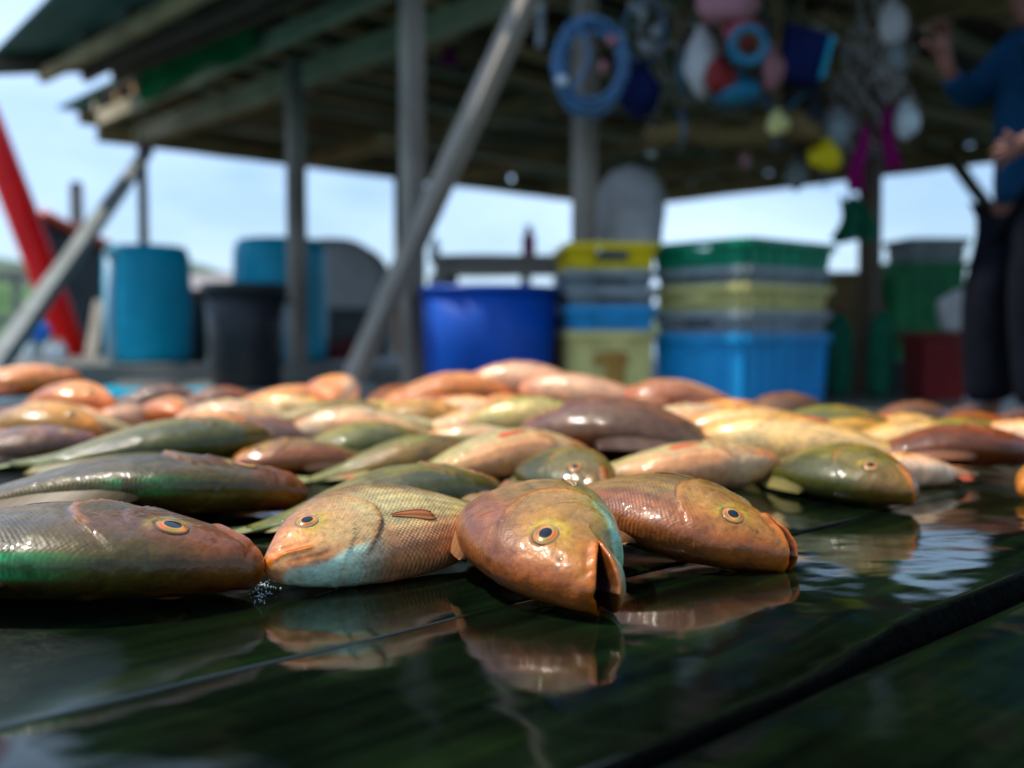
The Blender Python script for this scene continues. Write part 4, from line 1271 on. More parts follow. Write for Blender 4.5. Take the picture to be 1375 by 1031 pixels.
# braces
hb('brace', (xat(455, 5.0), 5.0, zat(548, 5.0)), (xat(766, 4.6), 4.6, zat(-122, 4.6)), .10, .085, M['wood_grey'], up=Vector((.74, .67, 0)))
hb('brace', (-2.07, 3.02, -.62), (xat(207, 9.3), 9.25, zat(205, 9.3)), .09, .09, M['grey_box'])
p0 = Vector((xat(1270, 9.0), 9.0, zat(212, 9.0))); hb('brace', p0, (xat(1330, 9.2), 9.2, zat(290, 9.2)), .1, .08, M['wood_dark'])
# wall plate beams, along AD
hb('beam', R3(9.45, 3.73, ZB + .03), R3(.2, 3.73, ZB + .03), .06, .17, M['wood_pale'])
hb('beam', R3(9.45, 3.90, ZB + .06), R3(.2, 3.90, ZB + .06), .06, .15, M['wood_brown'])
hb('fascia', R3(8.72, 3.17, 1.985), R3(4.0, 3.17, 2.01), .04, .125, M['wood_pale'])
hb('beam', R3(8.2, 3.05, ZB + .62), R3(4.4, 3.05, ZB + .62), .05, .09, M['wood_pale'])
hb('beam', R3(7.6, 2.75, ZB + .62), R3(4.4, 2.75, ZB + .66), .05, .06, M['wood_pale'])
for b_ in (5.6, 7.4, 9.1):
    hb('beam', R3(9.4, b_, ZB + .02), R3(.3, b_, ZB + .02), .07, .15, M['wood_brown'])
hb('beam', R3(9.4, 10.62, ZB + .03), R3(.3, 10.62, ZB + .03), .07, .20, M['wood_brown'])
hb('beam', R3(9.42, 3.4, ZB + .02), R3(9.42, 10.6, ZB + .02), .07, .15, M['wood_brown'])
# closing boards above the eave beams, with the small gaps daylight shows through
bs = [3.2, 8.55, 9.9, 10.65]
for q0, q1 in zip(bs, bs[1:]):
    hb('closing_board', R3(9.44, q0 + .04, ZB + .15), R3(9.44, q1 - .04, ZB + .15), .03, .13, M['wood_brown'], wob=.001)
as_ = [9.4, 8.2, 7.05, 4.6, 4.25, 3.9, 2.0, .3]
for q0, q1 in zip(as_, as_[1:]):
    hb('closing_board', R3(q0 - .04, 10.66, ZB + .16), R3(q1 + .04, 10.66, ZB + .16), .03, .14, M['wood_brown'], wob=.001)
# rafters along BD
r = random.Random(5)
a_ = .5
while a_ < 9.3:
    hb('rafter', R3(a_ + r.uniform(-.04, .04), 3.2, ZB + .155 + r.uniform(-.01, .01)), R3(a_ + r.uniform(-.06, .06), 10.7, ZB + .155), .055 + r.uniform(0, .03), .085, M['wood_brown'] if r.random() < .5 else M['wood_pale'])
    a_ += .42
# roof boards: uneven planks laid across the rafters, with a few slits
mb = MB(); b_ = 3.19
while b_ < 10.85:
    w_ = r.uniform(.22, .30)
    segs = [(-.1, 9.6 if b_ > 3.65 else 8.7)]
    for s0, s1 in segs:
        mb.bar(R3(s0, b_ + w_ / 2, ZB + .222 + r.uniform(-.006, .006)), R3(s1, b_ + w_ / 2, ZB + .222 + r.uniform(-.006, .006)), w_ - r.choice([.002, .004, .012, .004, .02]), .03)
    b_ += w_
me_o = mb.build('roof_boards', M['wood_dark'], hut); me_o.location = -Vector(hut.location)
mb = MB(); mb.bar(R3(-.2, 7.05, ZB + .28), R3(9.8, 7.05, ZB + .28), 7.75, .02)
o = mb.build('roof_sheet', M['sheet'], hut); o.location = -Vector(hut.location)
# loose boards and bundled timber stored on the tie beams
for k, (a0, b0, a1, b1) in enumerate([(6.2, 4.6, 5.9, 7.2), (5.0, 4.4, 5.3, 8.2), (3.9, 5.0, 3.5, 8.8), (7.2, 5.0, 7.5, 8.0), (2.9, 4.8, 3.1, 7.4), (4.4, 4.0, 4.6, 6.8)]):
    hb('stored_board', R3(a0, b0, ZB - .09 - .01 * k), R3(a1, b1, ZB - .08 - .01 * k), .12, .03, M['wood_brown'] if k % 3 else M['wood_pale'])

# corrugated lean-to roof top left
P1, P2, P3, P4 = W(-12, 72, 8.0), W(196, 66, 8.1), W(760, -190, 4.6), W(96, -36, 5.0)
lt = empty('corrugated_roof', (P1 + P3) / 2, 0, 'green corrugated metal roof overhanging at the top left corner', 'roof')
vs, fs = [], []
nu, nv = 24, 150
for i in range(nu + 1):
    for j in range(nv + 1):
        u, v = i / nu, j / nv
        p = (P1 * (1 - u) + P2 * u) * (1 - v) + (P4 * (1 - u) + P3 * u) * v
        vs.append(tuple(p + Vector((0, 0, .009 * math.sin(v * 2 * math.pi * 30))) - Vector(lt.location)))
for i in range(nu):
    for j in range(nv):
        a_ = i * (nv + 1) + j; fs.append((a_, a_ + 1, a_ + nv + 2, a_ + nv + 1))
me = bpy.data.meshes.new('sheet'); me.from_pydata(vs, [], fs); o = link_mesh('sheet', me, M['sheet'], lt, True)
o.modifiers.new('thick', 'SOLIDIFY').thickness = .004
Q = lambda u, v, dz=0: (P1 * (1 - u) + P2 * u) * (1 - v) + (P4 * (1 - u) + P3 * u) * v + Vector((0, 0, dz))
for v in (.02, .30, .55, .8):
    beam('purlin', Q(.36 if v > .1 else .0, v, -.09), Q(1.0, v, -.09), .06, .10 if v > .1 else .17, M['wood_dark'], lt)
for u in (.33, .60, .8):
    beam('rafter', Q(u, 0, -.19), Q(u, 1, -.19), .07, .10, M['wood_brown'] if u < .5 else M['wood_dark'], lt)

# green net hung below it
nt_ = empty('net_screen', (W(258, 90, 7.2)), 0, 'dark green net screen hung above the pale fascia board', 'net')
c4 = [W(186, 50, 7.75), W(345, -50, 6.4), W(345, 63, 6.4), W(186, 135, 7.75)]
vs, fs = [], []
for i in range(25):
    for j in range(17):
        u, v = i / 24, j / 16
        p = (c4[0] * (1 - u) + c4[1] * u) * (1 - v) + (c4[3] * (1 - u) + c4[2] * u) * v
        vs.append(tuple(p + Vector((.0, .05 * math.sin(u * 17) * v, -.03 * math.sin(u * 9) * v)) - Vector(nt_.location)))
for i in range(24):
    for j in range(16):
        a_ = i * 17 + j; fs.append((a_, a_ + 1, a_ + 18, a_ + 17))
me = bpy.data.meshes.new('netting'); me.from_pydata(vs, [], fs); o = link_mesh('netting', me, M['net_green'], nt_, True)
o.modifiers.new('thick', 'SOLIDIFY').thickness = .01
mb = MB(); mb.tube([c4[0] - Vector(nt_.location), c4[1] - Vector(nt_.location)], .02, 6); mb.build('top_rope', M['hose'], nt_)

# ------------------------------------------------------------------ barrels, bins and tubs
def barrel(px, d, z, wpx, ytop, mat, label, group=None, edge=None):
    R_ = wpx / 2 / F * d; H = zat(ytop, d) - z
    t = empty('barrel', (xat(px, d), d, z), 0, label, 'barrel', group)
    m2 = MB()
    pr = [(0, 0), (R_ * .86, 0), (R_ * .94, .015), (R_ * .97, H * .06)]
    for k in range(1, 12):
        q = k / 12; w_ = R_ * (.965 + .035 * math.sin(q * math.pi))
        if k in (4, 8): pr += [(w_, H * q - .02), (w_ * 1.006, H * q), (w_, H * q + .02)]
        else: pr.append((w_, H * q))
    pr += [(R_ * .96, H * .93), (R_ * .90, H * .985), (R_ * .82, H), (R_ * .80, H * .985), (0, H * .985)]
    m2.lathe(pr, 40, cap=False); m2.build('shell', mat, t, True)
    for sx in (-.5, .5):
        m2 = MB(); m2.lathe([(0, 0), (.035, 0), (.035, .02), (0, .02)], 12, (sx * R_, 0, H * .985), cap=False); m2.build('bung', M['white'], t)
    return t
barrel(200, 7.45, WZ, 112, 332, M['light_blue'], 'light blue plastic barrel standing on the walkway in front of the boat', 'light blue barrels')
barrel(378, 8.0, WZ, 124, 323, M['light_blue'], 'light blue plastic barrel behind the grey post and the black bin', 'light blue barrels')
mb = MB(); pp = empty('sunlit_strip', (xat(150, 7.2), 7.2, WZ), 0, 'pale upright strip added as the sunlit left edge of the first barrel', 'pipe')  # added pale strip standing in for sunlight on the barrel's left side
mb.tube([(0, 0, 0), (0.0, 0, .4), (.01, 0, .80)], .038, 14); mb.build('strip_body', M['sunlit_edge'], pp, True)
mb = MB(); mb.lathe([(.04, 0), (.05, 0), (.05, .04), (.04, .04)], 14, (.01, 0, .78), cap=False); mb.build('strip_collar', M['white'], pp)

def bin_(name, px, d, wpx, ytop, taper, mat, label, cat, lip=.03, hollow=True, z=FLOOR, handles=True):
    R_ = wpx / 2 / F * d; H = zat(ytop, d) - z
    t = empty(name, (xat(px, d), d, z), 0, label, cat)
    m2 = MB()
    Rb = R_ * taper
    m2.lathe([(0, 0), (Rb * .95, 0), (Rb, .02), (R_ * .5 + Rb * .5, H * .5), (R_, H - .002), (R_ - .012, H - .002), (Rb * .5 + R_ * .5 - .014, H * .5), (Rb - .014, .035), (0, .035)], 44, cap=False)
    m2.build('shell', mat, t, True)
    m2 = MB(); m2.lathe([(R_ - .004, H - lip), (R_ + .014, H - lip), (R_ + .018, H - .006), (R_ + .010, H + .006), (R_ - .010, H + .006), (R_ - .010, H - .004)], 44, cap=False); m2.build('rim', mat, t, True)
    if handles:
        for s_ in (-1, 1):
            m2 = MB(); m2.tube([(s_ * (R_ + .005), -.07, H * .84), (s_ * (R_ + .045), -.05, H * .84), (s_ * (R_ + .045), .05, H * .84), (s_ * (R_ + .005), .07, H * .84)], .011, 8); m2.build('handle', mat, t, True)
    return t
bin_('bin', 331, 6.1, 108, 383, .84, M['black'], 'dirty black plastic bin standing left of the grey post', 'bin', .07)
bin_('tub', 657, 4.95, 182, 388, .93, M['royal'], 'big royal blue round tub in the middle of the hut front', 'tub', .02, handles=False)

# red pole by the tub
rp_ = empty('red_pole', (xat(752, 5.2), 5.2, FLOOR), 0, 'thin red pole leaning between the blue tub and the crates', 'pole')
beam('pole_shaft', (xat(742, 5.2), 5.2, FLOOR), (xat(757, 5.25), 5.25, zat(392, 5.25)), .05, .04, M['fishbox_red'], rp_)
mb = MB(); mb.tube([local(rp_, (xat(757, 5.25), 5.25, zat(398, 5.25))), local(rp_, (xat(759, 5.25), 5.25, zat(380, 5.25)))], .03, 10); mb.build('grip', M['black'], rp_)

# ------------------------------------------------------------------ crates
def crate(label, mat, w, dep, z0, z1, c, rz, group, ribs=6, stain=False, over=1.0, hole=True):
    """open fish crate; w along local x (the end with the hand hole faces local -y)"""
    t = empty('crate', (c.x, c.y, z0), rz, label, 'crate', group)
    H = z1 - z0
    w, dep = w * over, dep * over
    th = .012; tp = .95
    m2 = MB(); bmx = m2.bm
    def wallpanel(p0, p1, n, hole_):
        """panel from p0 to p1 (top line), inward normal n, with optional hand hole"""
        L_ = (p1 - p0).length; ux = (p1 - p0).normalized()
        xs = [0, L_ / 2 - .07, L_ / 2 + .07, L_] if hole_ else [0, L_]
        zs = [0, H * .60, H * .86, H] if hole_ else [0, H]
        for i in range(len(xs) - 1):
            for j in range(len(zs) - 1):
                if hole_ and i == 1 and j == 1: continue
                def P(x_, z_, off):
                    k = tp + (1 - tp) * z_ / H
                    b_ = p0 + ux * x_
                    return Vector((b_.x * k, b_.y * k, z_ + .001)) + n * off
                q = [P(xs[i], zs[j], 0), P(xs[i + 1], zs[j], 0), P(xs[i + 1], zs[j + 1], 0), P(xs[i], zs[j + 1], 0)]
                q2 = [P(xs[i], zs[j], th), P(xs[i + 1], zs[j], th), P(xs[i + 1], zs[j + 1], th), P(xs[i], zs[j + 1], th)]
                v1 = [bmx.verts.new(v_) for v_ in q]; v2 = [bmx.verts.new(v_) for v_ in q2]
                bmx.faces.new(v1); bmx.faces.new(v2[::-1])
                for k_ in range(4): bmx.faces.new((v1[k_], v2[k_], v2[(k_ + 1) % 4], v1[(k_ + 1) % 4]))
    c_ = [Vector((-w / 2, -dep / 2, 0)), Vector((w / 2, -dep / 2, 0)), Vector((w / 2, dep / 2, 0)), Vector((-w / 2, dep / 2, 0))]
    nn_ = [Vector((0, 1, 0)), Vector((-1, 0, 0)), Vector((0, -1, 0)), Vector((1, 0, 0))]
    for k in range(4): wallpanel(c_[k], c_[(k + 1) % 4], nn_[k], hole and k in (0, 2) and H > .07)
    m2.box((0, 0, .008), (w * tp - .03, dep * tp - .03, .012))
    # ribs
    for k in range(4):
        A_, B_ = c_[k], c_[(k + 1) % 4]; nrm = -nn_[k]
        n_r = ribs if k in (1, 3) else max(2, ribs - 2)
        for q in range(n_r + 1):
            f = q / n_r
            if k in (0, 2) and abs(f - .5) < .2: continue
            pz = A_.lerp(B_, .03 + f * .94)
            m2.bar(Vector((pz.x * tp, pz.y * tp, .01)) + nrm * .004, Vector((pz.x, pz.y, H - .02)) + nrm * .004, .014, .012)
    m2.build('box', mat, t)
    m2 = MB(); e_ = .012
    for k in range(4):
        A_, B_ = c_[k] * 1.0, c_[(k + 1) % 4] * 1.0
        nrm = -nn_[k]; ux = (B_ - A_).normalized()
        m2.bar(A_ + nrm * e_ - ux * e_ + Vector((0, 0, H - .014)), B_ + nrm * e_ + ux * (e_ - .026) + Vector((0, 0, H - .014)), .026, .034, .004)
    m2.build('rim', mat, t)
    m2 = MB(); m2.box((0, -dep / 2 - .002, H * .52 if H < .2 else H * .86), (.15, .016, min(.045, H * .34)), bevel=.005); m2.build('hand_grip', M['hull'] if (mat is M['yellow'] or mat is M['grey_crate']) else mat, t)
    if stain:
        m2 = MB(); m2.box((.02, -dep / 2 * .975 - .008, H * .50), (.09, .004, .16), bevel=.001); 
        m2.box((.0, -dep / 2 * .98 - .010, H * .62), (.17, .003, .05), bevel=.001); m2.build('rust_label', M['rust'], t)
    return t
d1 = 4.7; c1 = Vector((xat(817, d1), d1 + .30, 0))
g1 = 'crates in the left stack'
zz = [zat(545, d1), zat(444, d1), zat(411, d1), zat(388, d1), zat(362, d1), zat(327, d1)]
W1 = .385; rz1 = math.radians(3)
crate('cream crate with a rust brown patch, lowest of the left stack', M['cream'], W1, .56, FLOOR, zz[1] - .002, c1, rz1, g1, stain=True, hole=False)
crate('sky blue shallow crate between the cream one and the grey ones in the left stack', M['crate_blue'], W1, .56, zz[1], zz[2] - .002, c1, rz1, g1, hole=False)
crate('lower grey shallow crate in the left stack, on the sky blue one', M['grey_crate'], W1, .56, zz[2], zz[3] - .002, c1, rz1 + .02, g1)
crate('upper grey shallow crate in the left stack, under the yellow one', M['grey_crate'], W1, .56, zz[3], zz[4] - .002, c1, rz1 - .02, g1)
crate('yellow crate on top of the left stack', M['yellow'], W1, .56, zz[4], zz[5], c1, rz1, g1, over=1.03)
d2 = 4.46; ph = math.radians(50)
cor = Vector((xat(1000, d2), d2, 0)); u1 = Vector((-math.cos(ph), math.sin(ph), 0)); u2 = Vector((math.sin(ph), math.cos(ph), 0))
c2 = cor + u1 * .27 + u2 * .33
rz2 = -ph
g2 = 'crates in the right stack'
z2 = [FLOOR, zat(449, d2), zat(417, d2), zat(380, d2), zat(357, d2), zat(320, d2)]
crate('tall bright blue crate at the bottom of the right stack', M['crate_blue'], .54, .65, z2[0], z2[1] - .002, c2, rz2, g2, hole=False)
crate('grey crate directly on the bright blue one', M['grey_crate'], .54, .65, z2[1], z2[2] - .002, c2, rz2 + .01, g2)
crate('cream crate in the middle of the right stack', M['cream'], .54, .65, z2[2], z2[3] - .002, c2, rz2 - .015, g2)
crate('grey crate right under the green one', M['grey_crate'], .54, .65, z2[3], z2[4] - .002, c2, rz2 + .01, g2)
crate('green crate topmost of the right stack with a white hand hole', M['green'], .54, .65, z2[4], z2[5], c2, rz2, g2, over=1.04)

# ------------------------------------------------------------------ table behind the tub
dt = 6.6
tb = empty('table', (xat(668, dt), dt + .35, FLOOR), 0, 'grey wooden table with a lower shelf behind the blue tub', 'table')
zt_ = zat(347, dt)
beam('tabletop', (xat(578, dt), dt + .35, zt_), (xat(800, dt), dt + .35, zt_), .75, .045, M['wood_grey'], tb)
beam('apron', (xat(584, dt), dt + .02, zt_ - .075), (xat(795, dt), dt + .02, zt_ - .075), .03, .09, M['wood_grey'], tb)
beam('shelf', (xat(584, dt), dt + .35, .34), (xat(795, dt), dt + .35, .34), .62, .03, M['wood_dark'], tb)
for px, yy in ((590, .03), (706, .03), (792, .03), (590, .66), (792, .66)):
    beam('leg', (xat(px, dt), dt + yy, FLOOR), (xat(px, dt), dt + yy, zt_ - .024), .07, .07, M['wood_grey'], tb)
def bottle(name, x, y, z, r_, h_, mat, capm, label, cat, neck=.4):
    t = empty(name, (x, y, z), 0, label, cat)
    m2 = MB(); m2.lathe([(0, 0), (r_ * .9, 0), (r_, .01), (r_, h_ * .62), (r_ * neck, h_ * .82), (r_ * neck, h_ * .9), (0, h_ * .9)], 20, cap=False); m2.build('container', mat, t, True)
    m2 = MB(); m2.lathe([(0, h_ * .88), (r_ * neck * 1.15, h_ * .88), (r_ * neck * 1.15, h_), (0, h_)], 16, cap=False); m2.build('lid', capm, t, True)
    return t
bottle('bottle', xat(711, dt), dt + .3, zt_ + .023, .045, .22, M['magenta'], M['hull'], 'magenta bottle with a dark cap standing on the grey table', 'bottle', .5)
bottle('jug', xat(592, dt), dt + .3, .355, .10, .30, M['white'], M['white'], 'white jug on the lower shelf at the left end of the grey table', 'jug')
bottle('jug', xat(757, 5.6), 5.6, FLOOR, .09, zat(372, 5.6) - FLOOR, M['crate_blue'], M['glass_white'], 'tall sky blue canister with a white cap between the tub and the left stack', 'canister', .6)
bottle('bottle', xat(583, dt), dt + .1, zt_ + .023, .035, .12, M['glass_white'], M['white'], 'small clear bottle at the left end of the grey table', 'bottle')
rc = crate('small red crate on the walkway behind the leaning brace', M['fishbox_red'], .34, .26, WZ, WZ + .17, Vector((xat(452, 8.3), 8.3, 0)), .2, None)
bottle('jug', xat(262, 7.9), 7.9, WZ, .10, .56, M['hull'], M['fishbox_red'], 'dark canister with a red cap right of the first light blue barrel', 'canister', .7)
# things at the far left on the walkway
fb = empty('float_ball', (xat(54, 8.0), 8.0, WZ), 0, 'bright blue round float on white bottles below the red prow', 'float')
mb = MB(); mb.blob((0, 0, .22), (.088, .088, .088), 3, .01); mb.build('ball', M['ball_blue'], fb, True)
mb = MB(); mb.tube([(0, 0, .0), (0, 0, .14)], .03, 8); mb.build('stalk', M['white'], fb)
for px in (40, 68, 82):
    bottle('bottle', xat(px, 7.7), 7.7, WZ, .045, .17, M['glass_white'], M['white'], {40: 'white bottle left of the bright blue float', 68: 'white bottle right of the bright blue float', 82: 'white bottle nearest the foot of the red prow'}[px], 'bottle')
pl = empty('plank', (xat(128, 7.6), 7.6, WZ), 0, 'short grey plank leaning upright beside the first light blue barrel', 'plank')
beam('board', (xat(120, 7.4), 7.4, WZ), (xat(136, 7.9), 7.9, zat(405, 7.9)), .09, .03, M['wood_grey'], pl)

# ------------------------------------------------------------------ right side of the hut
def box_thing(name, px, d, z0, wpx, ytop, dep, mat, label, cat, lidmat=None, rz=0.0, taper=.94):
    w_ = wpx / F * d; z1 = zat(ytop, d)
    t = empty(name, (xat(px, d), d + dep / 2, z0), rz, label, cat)
    m2 = MB(); m2.box((0, 0, (z1 - z0) / 2 - .01), (w_, dep, z1 - z0 - .02), bevel=.02, taper=taper)
    for k in range(5):
        m2.bar((-w_ * .4 + k * w_ * .2, -dep / 2 * taper - .003, .04), (-w_ * .4 + k * w_ * .2, -dep / 2 - .001, z1 - z0 - .08), .02, .014)
    m2.build('box', mat, t)
    m2 = MB(); m2.box((0, 0, z1 - z0 - .02), (w_ + .03, dep + .03, .04), bevel=.01); m2.build('lid', lidmat or mat, t)
    for s_ in (-1, 1):
        m2 = MB(); m2.tube([(s_ * (w_ / 2 + .0), -.06, (z1 - z0) * .8), (s_ * (w_ / 2 + .03), -.05, (z1 - z0) * .8), (s_ * (w_ / 2 + .03), .05, (z1 - z0) * .8), (s_ * (w_ / 2), .06, (z1 - z0) * .8)], .01, 6); m2.build('handle', mat, t)
    return t
box_thing('green_bin', 1245, 6.2, FLOOR, 100, 352, .5, M['bin_green'], 'large green lidded bin at the right of the hut', 'bin')
box_thing('storage_box', 1255, 6.3, zat(352, 6.2), 78, 320, .35, M['grey_box'], 'grey box standing on the large green bin', 'box', rz=.1)
box_thing('basket', 1272, 5.0, FLOOR, 66, 446, .3, M['fishbox_red'], 'dark red basket at the foot of the green bin', 'basket', taper=.85)
box_thing('dark_bin', 1217, 5.6, FLOOR, 48, 486, .3, M['hull'], 'low dark box left of the red basket', 'box')
box_thing('carton', 1130, 6.4, FLOOR, 75, 365, .4, M['tan'], 'brown carton behind the dark right post', 'carton')
def sack(name, px, d, z0, wpx, ytop, mat, label, cat='sack', seed=0, tie=None, neckmat=None, sh=3.2):
    w_ = wpx / F * d; H = zat(ytop, d) - z0
    t = empty(name, (xat(px, d), d, z0), 0, label, cat)
    m2 = MB(); seg = 28; rings = []
    rr = random.Random(seed); ph_ = [rr.uniform(0, 6) for _ in range(4)]
    for i in range(15):
        q = i / 14
        rad = w_ / 2 * (.80 + .25 * math.sin(q * math.pi) ** .7) * (1 if q < .8 else 1 - (q - .8) * sh)
        if i == 0: rad *= .8
        rings.append([m2.bm.verts.new((rad * (1 + .07 * math.sin(3 * a_ + ph_[0] + q * 4) + .05 * math.sin(7 * a_ + ph_[1] - q * 6)) * math.cos(a_), .8 * rad * (1 + .07 * math.sin(2 * a_ + ph_[2] + q * 5)) * math.sin(a_), H * q)) for a_ in [2 * math.pi * k / seg for k in range(seg)]])
    for A_, B_ in zip(rings, rings[1:]):
        for k in range(seg): m2.bm.faces.new((A_[k], A_[(k + 1) % seg], B_[(k + 1) % seg], B_[k]))
    m2.bm.faces.new(rings[0][::-1]); m2.bm.faces.new(rings[-1])
    m2.build('bag', mat, t, True)
    m2 = MB(); m2.lathe([(.0, H * .99), (w_ * .10, H * .99), (w_ * .14, H * 1.04), (w_ * .09, H * 1.05), (0, H * 1.04)], 14, cap=False); m2.build('tied_neck', neckmat or mat, t, True)
    return t
sack('sack', 1126, 5.3, FLOOR, 36, 418, M['sack_net'], 'green mesh sack left of the dark right post', seed=1, neckmat=M['fishbox_red'])
sack('sack', 1182, 5.2, FLOOR, 34, 415, M['sack_net'], 'green mesh sack right of the dark right post', seed=2, neckmat=M['fishbox_red'])
sack('sack', 1284, 4.85, zat(446, 5.0) + .002, 48, 392, M['grey_cloth'], 'crumpled grey sack on top of the dark red basket', seed=3)
# hung sack behind the crates
def rope_up(t, z_from, px_off=0.0, rad=.006, top=None):
    m2 = MB(); z1 = (top if top is not None else ZB + .05) - t.location.z
    m2.tube([(px_off, 0, z_from), (px_off + .004, .002, (z_from + z1) / 2), (px_off, 0, z1)], rad, 6); m2.build('cord', M['tan'], t)
s_ = sack('hanging_sack', 846, 5.35, zat(345, 5.35), 86, 232, M['grey_cloth'], 'pale grey sack hanging between the two stacks of crates and the roof', seed=5, sh=1.0)
rope_up(s_, zat(232, 5.35) - zat(345, 5.35))

# ------------------------------------------------------------------ things hanging from the roof
def hang(name, px, py, d, label, cat):
    return empty(name, (xat(px, d), d, zat(py, d)), 0, label, cat)
dh = 4.7
hc = hang('hose_coil', 791, 88, dh, 'big coil of blue hose hanging in front of the post', 'hose')
S_ = dh / F
for k in range(12):
    rr = random.Random(k); ph_ = rr.uniform(0, 6)
    rx, rz_ = (42 + rr.uniform(-8, 7)) * S_, (55 + rr.uniform(-12, 10)) * S_
    mb = MB(); mb.tube([(rx * math.cos(a_) + rr.uniform(-.003, .003) + .01 * math.sin(a_ * 2 + ph_), -.03 + .008 * k + .012 * math.sin(a_ + ph_), rz_ * math.sin(a_) - .012 * (k % 3)) for a_ in [2 * math.pi * q / 48 for q in range(48)]], .0085, 8, closed=True); mb.build('loop', M['hose'], hc, True)
mb = MB(); mb.tube([(-.07 + .06 * math.sin(q * .3), -.05, .16 - .32 * q / 12) for q in range(13)], .0085, 8); mb.build('loose_end', M['hose'], hc, True)
for px_, py_ in ((16, -12), (-38, -30), (26, 22)):
    mb = MB(); mb.blob((px_ * S_, -.06, py_ * S_), (.026, .02, .024), int(abs(px_)), .2); mb.build('tag', M['glass_white'] if px_ < 0 else M['pinkpale'], hc, True)
rope_up(hc, .2)
fl = hang('float_string', 862, 50, 4.9, 'ring of small white floats hanging behind the blue hose coil', 'floats')
for k in range(11):
    a_ = 2 * math.pi * k / 11
    mb = MB(); mb.blob((math.cos(a_) * (.06 + .05 * math.sin(k * 2.3)), .03 * math.sin(a_ * 3), math.sin(a_) * (.12 + .04 * math.cos(k * 3.1))), (.026 + .012 * math.sin(k * 5.1), .025, .03 + .012 * math.cos(k * 4.3)), k, .2); mb.build('float', M['white'], fl, True)
mb = MB(); mb.tube([(math.cos(a_) * .10, 0, math.sin(a_) * .15) for a_ in [2 * math.pi * q / 24 for q in range(24)]], .006, 6, closed=True); mb.build('cord', M['hose'], fl)
rope_up(fl, .15)
def bag(px, py, d, wp, hp, mat, label, cat='bag', seed=0, name='hanging_bag', dep=.6, extra=None):
    t = hang(name, px, py, d, label, cat)
    s2 = d / F
    m2 = MB(); m2.blob((0, 0, 0), (wp / 2 * s2, wp / 2 * s2 * dep, hp / 2 * s2), seed, .18, 3); m2.build('bag', mat, t, True)
    m2 = MB(); m2.lathe([(0, hp * .44 * s2), (wp * .12 * s2, hp * .44 * s2), (wp * .2 * s2, hp * .6 * s2), (0, hp * .58 * s2)], 12, cap=False); m2.build('knot', mat, t, True)
    rope_up(t, hp * .5 * s2, rad=.004)
    return t
bag(857, 128, 4.9, 62, 62, M['navy'], 'navy blue bag hanging right below the white floats', seed=4)
t = hang('white_tube', 725, 46, 5.0, 'short white plastic tube hanging left of the blue hose coil', 'tube')
mb = MB(); mb.lathe([(.022, -.09), (.022, .09), (.016, .09), (.016, -.09), (.022, -.09)], 14, cap=False); mb.build('pipe', M['white'], t, True)
mb = MB(); mb.lathe([(0, .085), (.026, .085), (.026, .11), (0, .11)], 14, cap=False); mb.build('cap', M['glass_white'], t, True); rope_up(t, .1, rad=.003)
bag(972, 14, 4.5, 74, 62, M['pinkpale'], 'pale pink bag at the top of the right cluster', seed=6)
bag(992, 52, 4.5, 62, 40, M['pink'], 'red bag squeezed below the pale pink one', seed=7)
bag(938, 92, 4.6, 50, 80, M['grey_cloth'], 'dirty translucent bag of odds and ends left of the teal tape roll', seed=8)
bag(962, 108, 4.45, 42, 44, M['fishbox_red'], 'small dull red bag below the teal tape roll', seed=9)
bag(984, 128, 4.5, 60, 34, M['teal'], 'teal bundle hanging under the right cluster', seed=10)
bag(1032, 98, 4.55, 30, 52, M['pinkpale'], 'pink and white packet right of the teal tape roll', seed=11)
t = hang('tape_roll', 999, 68, 4.35, 'teal roll of tape hanging in front of the pink bags', 'tape roll')
mb = MB(); mb.lathe([(.052, -.025), (.085, -.025), (.088, -.02), (.088, .02), (.085, .025), (.052, .025), (.052, -.025)], 30, cap=False); o = mb.build('roll', M['teal'], t, True); o.rotation_euler = (math.pi / 2, 0, 0)
mb = MB(); mb.lathe([(.046, -.026), (.052, -.026), (.052, .026), (.046, .026), (.046, -.026)], 30, cap=False); o = mb.build('core', M['tan'], t, True); o.rotation_euler = (math.pi / 2, 0, 0)
rope_up(t, .08, rad=.003)
t = hang('hanging_crate', 1068, 84, 4.7, 'dark navy crate hanging with a pale blue edge right of the pink bags', 'crate')
mb = MB(); mb.box((0, 0, 0), (.20, .16, .24), Euler((0, .25, 0)).to_matrix(), .015); mb.build('box', M['navy'], t)
mb = MB(); mb.box((.098, -.05, -.02), (.02, .10, .20), Euler((0, .25, 0)).to_matrix(), .004); mb.build('edge_strip', M['light_blue'], t)
rope_up(t, .12, rad=.004)
# rolled tarpaulin lashed below the beams
t = hang('rolled_mat', 980, 183, 4.9, 'long brown rolled mat lashed under the roof beams', 'rolled mat')
mb = MB(); mb.tube([(-.42 + .84 * q / 14, .02 * math.sin(q), .02 * math.sin(q * .7) + .07 * (1 - abs(q / 7 - 1)) * .5 - .03 + (.035 if q > 9 else 0)) for q in range(15)], [.045 + .018 * math.sin(q * 1.3 + 1) ** 2 + (.03 if 8 < q < 13 else 0) for q in range(15)], 14); mb.build('roll', M['tan'], t, True)
for x_ in (-.25, .2):
    mb = MB(); mb.tube([(x_, math.cos(a_) * .085, math.sin(a_) * .085 + .02) for a_ in [2 * math.pi * q / 14 for q in range(14)]], .006, 6, closed=True); mb.build('lashing', M['hose'], t)
rope_up(t, .08, -.25, .005); rope_up(t, .08, .2, .005)
bag(1040, 170, 4.5, 30, 30, M['cream'], 'small cream bag in front of the rolled mat', seed=12)
bag(1066, 238, 5.1, 34, 38, M['grey_box'], 'greyish packet below the rolled mat', seed=13)
bag(998, 212, 5.0, 14, 36, M['pinkpale'], 'thin pinkish packet hanging below the middle of the rolled mat', seed=14)
